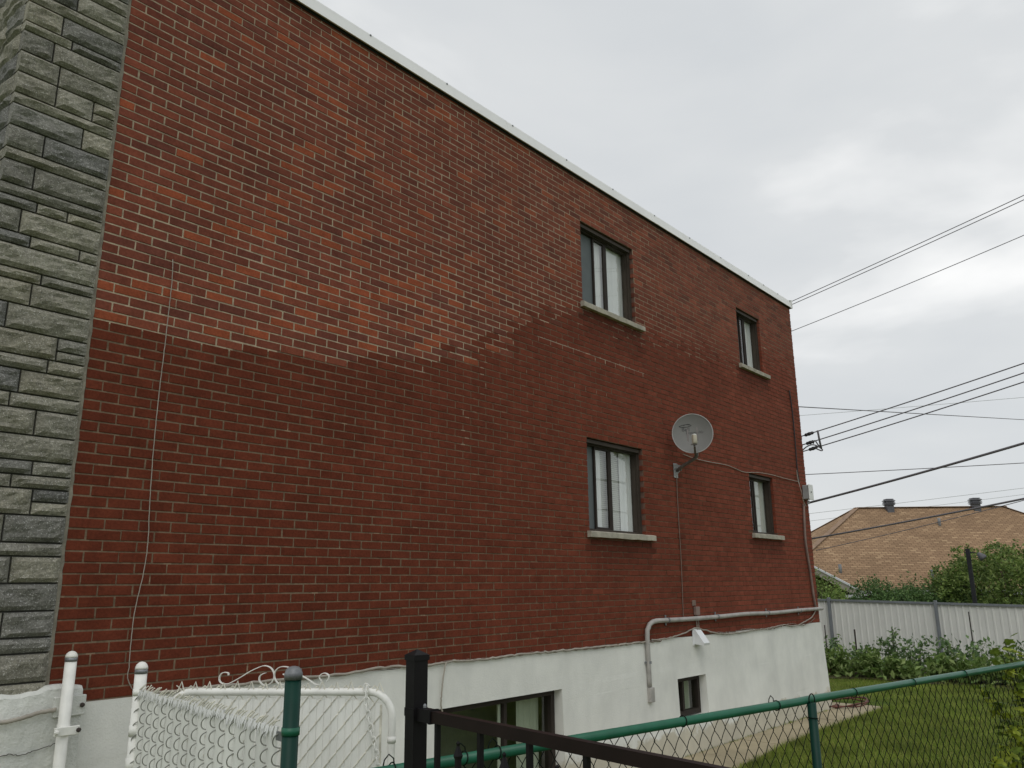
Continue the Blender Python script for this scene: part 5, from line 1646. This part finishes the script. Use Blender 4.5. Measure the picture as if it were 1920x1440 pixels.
span("overhead_wire", (1495, 890.5), 26, (1920, 868), 26, 1.0, 0.012, M_WIRE, "thin nearly level wire crossing the thick cable", 0.04)
span("overhead_cable", (1500, 947), 14.8, (1920, 831), 12.0, 1.6, 0.019, M_WIRE, "thick overhead cable leaving the rear corner below the utility box", 0.12)
span("overhead_cable", (1510, 1012), 16.0, (1920, 935), 13.5, 1.6, 0.0165, M_WIRE, "thick cable crossing in front of the shingle roof", 0.10)
span("overhead_wire", (1530, 1032), 20.0, (1920, 938), 17.0, 1.6, 0.008, M_WIRE, "thin wire over the shingle roof below the thick cable", 0.20)
span("overhead_wire", (1490, 780), 60, (1920, 745), 55, 0.8, 0.014, M_WIREPALE, "faint far wire above the one crossing the service drop", 0.05)
span("overhead_wire", (1500, 965), 60, (1920, 915), 55, 0.8, 0.014, M_WIREPALE, "faint far wire above the ridge vents", 0.05)
span("overhead_wire", (1500, 979), 60, (1920, 927), 55, 0.8, 0.012, M_WIREPALE, "faint far wire skimming the roof ridge", 0.05)
# insulators and spacer of the service drop
IN = thing("service_clamp", "dark splices and spreader on the service wires near the rear corner", "wire clamp", deep(1537, 825, 14.3))
for k, (a, b) in enumerate(A3):
    def onw(px):
        t = (px - a[0]) / (b[0] - a[0]); return deep(px, a[1] + (b[1] - a[1]) * t + 0.5, 14.6 + (12.5 - 14.6) * t)
    xs_ = ((1508, 1526), (1511, 1527), (1516, 1533))[k]
    p0, p1_ = onw(xs_[0]), onw(xs_[1])
    q = MB(); q.tube([p0.lerp(p1_, t) for t in (0, 0.15, 0.3, 0.5, 0.7, 0.85, 1)], [0.012, 0.032, 0.026, 0.034, 0.026, 0.030, 0.012], 8); part(q, "splice", M_CABLEDARK, IN, True)
q = MB(); q.tube([deep(1533, 807, 14.3), deep(1536, 823, 14.3), deep(1540, 841, 14.3)], 0.018, 8); part(q, "spreader", M_WIRE, IN, True)
q = MB(); q.tube(wob([deep(1503, 846, 14.45), deep(1512, 838, 14.4), deep(1522, 834, 14.35), deep(1532, 836, 14.3), deep(1542, 843, 14.3), deep(1540, 845, 14.3), deep(1530, 841, 14.3)], 40, 0, 1), 0.011, 6); part(q, "jumper", M_WIRE, IN, True)
q = MB(); q.tube(wob([deep(1541, 840, 14.3), deep(1534, 834, 14.32), deep(1528, 826, 14.35), deep(1525, 832, 14.38)], 20, 0, 1), 0.011, 6); part(q, "jumper", M_WIRE, IN, True)

# ------------------------------------------------------------------ plants
def leaf_cloud(q_pts, n, size, flat=0.0, aspect=0.55, rg=rng):
    """n leaf-sized bent quads at the given points"""
    P_ = np.asarray(q_pts)
    n = len(P_)
    d = rg.normal(size=(n, 3)); d /= np.linalg.norm(d, axis=1)[:, None]
    nr = rg.normal(size=(n, 3)); nr[:, 2] += flat
    nr -= d * np.sum(nr * d, axis=1)[:, None]; nr /= (np.linalg.norm(nr, axis=1)[:, None] + 1e-9)
    sd = np.cross(d, nr)
    sz = size * rg.uniform(0.6, 1.3, size=(n, 1))
    a = P_ - d * sz * 0.5; b = P_ + d * sz * 0.5
    l_ = P_ + sd * sz * aspect * 0.5 + nr * sz * 0.12; r_ = P_ - sd * sz * aspect * 0.5 + nr * sz * 0.12
    v = np.stack([a, l_, b, r_], axis=1).reshape(-1, 3)
    f = [(4 * i, 4 * i + 1, 4 * i + 2, 4 * i + 3) for i in range(n)]
    return v.tolist(), f
def clump_points(centres, per, rg=rng):
    out = []
    for (c, r_) in centres:
        k = max(6, int(per * r_[0] * r_[1]))
        d = rg.normal(size=(k, 3)); d /= np.linalg.norm(d, axis=1)[:, None]
        rad = rg.uniform(0.35, 1.0, size=(k, 1)) ** 0.5
        out.append(np.array(c) + d * rad * np.array([r_[0], r_[0], r_[1]]))
    return np.concatenate(out)
def shrub(name, label, cat, base, envelope, n_clump, clump_r, per, leaf, material, trunk_h, seed, group=None, sprigs=0):
    """envelope(u, r) -> centre for a clump; trunk and limbs reach the clumps"""
    rg = np.random.default_rng(seed)
    t = thing(name, label, cat, base, group)
    cs_ = [(envelope(rg), (clump_r * rg.uniform(0.6, 1.35), clump_r * rg.uniform(0.5, 1.1))) for _ in range(n_clump)]
    pts = clump_points(cs_, per, rg)
    if sprigs:
        ex = []
        for _ in range(sprigs):
            c, r_ = cs_[rg.integers(len(cs_))]
            if c[2] < base[2] + trunk_h: continue
            ln = rg.uniform(0.2, 0.5)
            dv = np.array([rg.normal() * 0.35, rg.normal() * 0.35, 1.0])
            for k in np.linspace(0, 1, 14):
                ex.append(np.array(c) + np.array([0, 0, r_[1] * 0.8]) + dv * ln * k + rg.normal(size=3) * 0.03)
        if ex: pts = np.concatenate([pts, np.array(ex)])
    pts = pts[pts[:, 2] > 0.03]
    v, f = leaf_cloud(pts, len(pts), leaf, rg=rg)
    q = MB(); q.v = [tuple(p) for p in v]; q.f = f
    part(q, "crown", material, t)
    q = MB()
    top = Vector((base[0], base[1], trunk_h))
    q.tube([Vector(base) - Vector((0, 0, 0.05)), Vector(base).lerp(top, 0.5) + Vector((0.03, 0.02, 0)), top], [0.07, 0.055, 0.045], 8)
    for (c, r_) in cs_[:: max(1, len(cs_) // 14)]:
        c = Vector(c); mid = top.lerp(c, 0.5) + Vector((0, 0, 0.12))
        q.tube([top - Vector((0, 0, 0.2)), mid, c], [0.03, 0.018, 0.006], 5)
    part(q, "trunk", M_BARK, t, True)
    return t
def ell(c, r_, up=1.0):
    def f(rg):
        d = rg.normal(size=3); d /= np.linalg.norm(d)
        if d[2] < -0.3: d[2] *= -0.5
        k = rg.uniform(0.3, 1.0) ** 0.4
        return np.array(c) + d * k * np.array(r_)
    return f
# big bush on the right
cb = deep(1900, 1100, 25.0)
shrub("bush", "large light green bush behind the metal fence beside the dark pole", "bush", (cb.x, cb.y, 0), ell((cb.x, cb.y, 1.75), (2.1, 2.1, 1.45)), 125, 0.44, 640, 0.115, M_LEAF_MID, 0.9, 31, sprigs=34)
cb2 = deep(1792, 1112, 26.5)
shrub("bush", "rounded dark green bush left of the dark pole, in front of the shingle roof", "bush", (cb2.x, cb2.y, 0), ell((cb2.x, cb2.y, 1.35), (1.0, 1.0, 1.0)), 44, 0.34, 700, 0.095, M_LEAF_DARK, 0.7, 32, sprigs=10)
for k, (px, py, d, rr_, hz, lab) in enumerate(((1735, 1120, 26, 0.75, 0.60, "low hedge shrub under the roof eave, nearest the rounded dark bush"),
                                              (1690, 1121, 26, 0.70, 0.55, "low hedge shrub in the middle of the row under the roof eave"),
                                              (1640, 1118, 26, 0.75, 0.66, "low hedge shrub at the left end of the row, by the white eave return"))):
    c = deep(px, py, d)
    shrub("hedge_shrub", lab, "shrub", (c.x, c.y, 0), ell((c.x, c.y, 1.25), (rr_, rr_, hz + 0.16)), 46, 0.30, 760, 0.09, M_LEAF_DARK, 0.5, 40 + k, "hedge shrubs below the roof eave", sprigs=8)
c = deep(1905, 1122, 24.0)
shrub("bush", "low dark green bush at the right picture edge, just behind the metal fence", "bush", (c.x, c.y, 0), ell((c.x, c.y, 1.1), (1.1, 1.1, 0.75)), 44, 0.34, 680, 0.10, M_LEAF_MID, 0.5, 35, sprigs=6)
c = deep(1563, 1112, 24.5)
shrub("feathery_shrub", "bright feathery green shrub behind the fence beside the brick corner", "shrub", (c.x, c.y, 0), ell((c.x, c.y, 1.05), (0.55, 0.55, 0.75)), 26, 0.22, 900, 0.085, M_LEAF_LIGHT, 0.6, 51, sprigs=26)
c = deep(1530, 1085, 26)
shrub("feathery_shrub", "taller green shrub partly hidden behind the brick corner", "shrub", (c.x, c.y, 0), ell((c.x, c.y, 1.4), (0.7, 0.7, 1.0)), 30, 0.3, 700, 0.085, M_LEAF_MID, 0.8, 52, sprigs=14)

# vegetable bed: individual plants
def veg(base, hgt, spread, nst, leaf, material, label, seed, group, per=15):
    rg = np.random.default_rng(seed)
    t = thing("garden_plant", label, "plant", base, group)
    q = MB(); pts = []
    for s_ in range(nst):
        a = rg.uniform(0, 6.28); ln = hgt * rg.uniform(0.6, 1.08); sp_ = spread * rg.uniform(0.3, 1.0)
        line = []
        for k in range(8):
            u = k / 7
            line.append(Vector((base[0] + math.cos(a) * sp_ * u ** 1.5 + 0.02 * rg.normal(), base[1] + math.sin(a) * sp_ * u ** 1.5 + 0.02 * rg.normal(), ln * (u - 0.12 * u ** 4))))
        q.tube(line, [0.010 - 0.001 * k for k in range(8)], 5, cap=False)
        for k in range(2, 8):
            for _ in range(per // 3):
                ang = rg.uniform(0, 6.28); rad = rg.uniform(0.02, 0.20) * (1.15 - 0.5 * k / 7)
                p = line[k]
                pts.append((p.x + math.cos(ang) * rad, p.y + math.sin(ang) * rad, max(0.04, p.z + rg.uniform(-0.09, 0.06))))
        for _ in range(per):
            pts.append((base[0] + rg.normal() * spread * 0.55, base[1] + rg.normal() * spread * 0.55, abs(rg.normal()) * hgt * 0.30 + 0.05))
    part(q, "stems", M_STEM, t, True)
    v, f = leaf_cloud(np.array(pts), len(pts), leaf, flat=0.8, aspect=0.5, rg=rg)
    q = MB(); q.v = [tuple(p) for p in v]; q.f = f
    part(q, "leaves", material, t)
    return t
vrow = [((17.9, 2.75), 0.95, 0.35, 7), ((18.0, 2.15), 0.92, 0.38, 7), ((17.6, 1.35), 0.82, 0.42, 8), ((18.3, 0.75), 1.08, 0.40, 8), ((17.9, 0.20), 0.98, 0.42, 8), ((18.3, -0.35), 1.04, 0.42, 8),
        ((17.9, -0.95), 0.98, 0.42, 8), ((18.4, -1.45), 0.90, 0.40, 7), ((18.0, -2.1), 0.85, 0.45, 7)]
where = ["at the brick corner end of the garden bed", "second from the brick corner in the back row", "third from the brick corner in the back row", "tallest, in front of the bare stretch of metal fence", "left of the nearer fence post",
         "right in front of the nearer fence post", "beside the tall stake", "right of the tall stake", "near the right picture edge"]
for k, ((x, y), hh, sp_, ns) in enumerate(vrow):
    veg((x, y, 0), hh * 0.92, sp_, ns, 0.11, M_LEAF_VEG, "staked leafy tomato-like plant " + where[k], 60 + k, "tall plants in the garden bed")
low = [((17.1, 2.2), 0.55, 0.40), ((17.0, 1.6), 0.60, 0.42), ((17.05, 0.95), 0.58, 0.42), ((17.0, 0.25), 0.50, 0.42), ((17.1, -0.45), 0.55, 0.42), ((17.0, -1.1), 0.52, 0.42), ((17.1, -1.75), 0.5, 0.42)]
lw = ["at the brick corner end", "second from the brick corner", "third from the brick corner", "in the middle", "third from the right", "second from the right", "at the right end"]
for k, ((x, y), hh, sp_) in enumerate(low):
    veg((x, y, 0), hh, sp_, 7, 0.15, M_LEAF_VEG2, "low bushy broad-leaved plant in the front row of the bed, " + lw[k], 80 + k, "low plants in the garden bed", per=26)
for (px, p0, p1_, lab, d) in ((1546, 1172, 1230, "thin dark garden stake right beside the brick corner", 19.0), (1602, 1180, 1240, "thick dark garden stake left of the middle of the bed", 18.6), (1672, 1177, 1240, "short thin garden stake behind the tallest plant", 19.4), (1816, 1147, 1250, "tall garden stake right of the nearer fence post", 18.2)):
    tp = deep(px, p0, d)
    q = MB(); q.tube([Vector((0, 0, -0.05)), Vector((0, 0, tp.z))], 0.013 if px != 1602 else 0.019, 8)
    o = q.build("garden_stake", M_STAKE); o.location = (tp.x, tp.y, 0); tag(o, lab, "stake", "garden stakes")
# terracotta pot peeking out at the corner
gp_ = ground(1551, 1266)
q = MB(); q.lathe((0, 0, 0), (0, 0, 1), [(0.10, 0), (0.14, 0.16), (0.155, 0.16), (0.155, 0.20), (0.135, 0.20), (0.12, 0.17)], 18)
PT = thing("flower_pot", "small terracotta pot on the grass just behind the white corner", "pot", (gp_.x, gp_.y, 0))
q.v = [(v[0] + gp_.x, v[1] + gp_.y, v[2]) for v in q.v]
part(q, "pot", M_TERRACOTTA, PT, True)
# hose
hz = ground(1595, 1322)
HO = thing("garden_hose", "loosely coiled reddish brown garden hose on the path at the rear corner", "hose", (hz.x, hz.y, 0.03))
q = MB(); pts = []
for k in range(90):
    a = 2 * math.pi * k / 30 + 0.4
    rr_ = 0.46 + 0.05 * math.sin(k * 0.37) + 0.03 * (k // 30)
    pts.append(Vector((hz.x + rr_ * 1.25 * math.cos(a) - 0.1, hz.y + rr_ * 0.62 * math.sin(a) + 0.06, 0.04 + 0.012 * (k // 30) + 0.01 * math.sin(k * 0.9))))
q.tube(pts, 0.011, 7); part(q, "coil", M_HOSE, HO, True)
q = MB(); q.lathe((hz.x - 0.72, hz.y - 0.02, 0.04), (1, 0.3, 0.1), [(0.022, 0), (0.03, 0.03), (0.022, 0.11), (0.035, 0.14)], 10); part(q, "nozzle", M_HOSE, HO, True)

# vine on the far end of the green fence: each leaf is a part
sv = s_of(1903, 1300)
VN = thing("vine", "yellow-green broad-leaved vine climbing the far end of the green fence", "vine", gpt(sv, 0))
rv = random.Random(77)
def vleaf(seed, material):
    r_ = random.Random(seed)
    out_ = [(0, 0), (0.30, -0.10), (0.52, 0.10), (0.46, 0.34), (0.60, 0.52), (0.30, 0.66), (0.16, 0.86), (0, 1.05), (-0.16, 0.86), (-0.30, 0.66), (-0.60, 0.52), (-0.46, 0.34), (-0.52, 0.10), (-0.30, -0.10)]
    v = [(x, y_, -0.25 * abs(x) + 0.10 * math.sin(y_ * 3) + r_.uniform(-0.03, 0.03)) for x, y_ in out_] + [(0, 0.42, 0.06)]
    me = bpy.data.meshes.new("leaf"); me.from_pydata(v, [], [(14, i, (i + 1) % 14) for i in range(14)]); me.materials.append(material); me.update()
    return me
vl = [vleaf(k, M_LEAF_VINE if k < 4 else M_LEAF_VINE2) for k in range(6)]
stems = MB()
targets = []
for k in range(13):
    top_px = rv.choice([(1905, 1205), (1885, 1225), (1915, 1230), (1900, 1260), (1880, 1300), (1870, 1283), (1905, 1320), (1890, 1360), (1880, 1400), (1915, 1400), (1865, 1420), (1930, 1215), (1940, 1300)]) if k > 12 else [(1905, 1205), (1885, 1225), (1915, 1230), (1900, 1260), (1880, 1300), (1870, 1283), (1905, 1320), (1890, 1360), (1880, 1400), (1915, 1400), (1865, 1425), (1930, 1215), (1940, 1300)][k]
    e_ = onplane(*top_px, ga, gn) + gn * rv.uniform(-0.05, 0.12)
    b_ = gpt(sv + rv.uniform(0.15, 0.6), 0.0, rv.uniform(-0.05, 0.1))
    mid = b_.lerp(e_, 0.55) + Vector((0.12, 0, 0.05))
    ln = wob([b_, mid, e_], 16, 0.006, k)
    stems.tube(ln, 0.0045, 5, cap=False)
    for p in ln[6:]:
        for _ in range(2 if p.z > 0.5 else 1):
            targets.append(p + Vector((rv.uniform(-0.06, 0.06), rv.uniform(-0.06, 0.06), rv.uniform(-0.05, 0.05))))
part(stems, "stems", M_STEM, VN, True)
for k, p in enumerate(targets):
    o = link("leaf", vl[rv.randrange(6) if rv.random() > 0.2 else rv.randrange(4, 6)], VN)
    o.location = p - Vector(VN.location)
    s_ = rv.uniform(0.050, 0.092)
    o.scale = (s_, s_, s_)
    o.rotation_euler = (rv.uniform(-1.1, 0.5), rv.uniform(-0.6, 0.6), rv.uniform(0, 6.28))

# grass over the visible part of the yard
n = 95000
gxp = np.concatenate([rng.uniform(5.6, 17.2, int(n * 0.8)), rng.uniform(12.5, 17.2, n - int(n * 0.8))])
gyp = np.concatenate([rng.uniform(-4.6, -0.6, int(n * 0.8)), rng.uniform(-0.7, 4.5, n - int(n * 0.8))])
def path_edge(x):
    xs_ = [p[0] for p in pe[:8]]; ys_ = [p[1] for p in pe[:8]]
    return np.interp(x, xs_, ys_)
keep = (gyp < path_edge(gxp) - 0.01 + rng.normal(size=n) * 0.03) | (gxp > 13.3 + rng.normal(size=n) * 0.05)
keep &= gxp < 16.9 + 0.2 * rng.normal(size=n)
gxp, gyp = gxp[keep], gyp[keep]; n = len(gxp)
ne = 5200                                     # longer tufts along the path edge, fence line and foot of the wall
ex_ = rng.uniform(5.2, 12.5, ne)
ey_ = path_edge(ex_) - 0.02 - np.abs(rng.normal(size=ne)) * 0.05
fl = rng.random(ne)
wallx = rng.choice(rng.uniform(5.0, 11.8, 60), ne) + rng.normal(size=ne) * 0.05
ex_ = np.where(fl < 0.35, wallx, ex_); ey_ = np.where(fl < 0.35, -0.062 - np.abs(rng.normal(size=ne)) * 0.015, ey_)
gxp = np.concatenate([gxp, ex_]); gyp = np.concatenate([gyp, ey_])
n0 = n; n = len(gxp)
hh = rng.uniform(0.03, 0.075, n); hh[n0:] = rng.uniform(0.04, 0.12, ne); hh[n0:][fl < 0.35] *= 0.6; an = rng.uniform(0, 6.28, n); wd = rng.uniform(0.003, 0.006, n)
lean = rng.normal(size=(n, 2)) * 0.025
v = np.zeros((n, 3, 3))
v[:, 0] = np.stack([gxp - np.cos(an) * wd, gyp - np.sin(an) * wd, np.full(n, -0.012)], 1)
v[:, 1] = np.stack([gxp + np.cos(an) * wd, gyp + np.sin(an) * wd, np.full(n, -0.012)], 1)
v[:, 2] = np.stack([gxp + lean[:, 0], gyp + lean[:, 1], hh - 0.012], 1)
q = MB(); q.v = [tuple(p) for p in v.reshape(-1, 3).tolist()]; q.f = [(3 * i, 3 * i + 1, 3 * i + 2) for i in range(n)]
tag(q.build("grass", M_GRASS), "short mown green grass of the back lawn", "grass", kind="stuff")
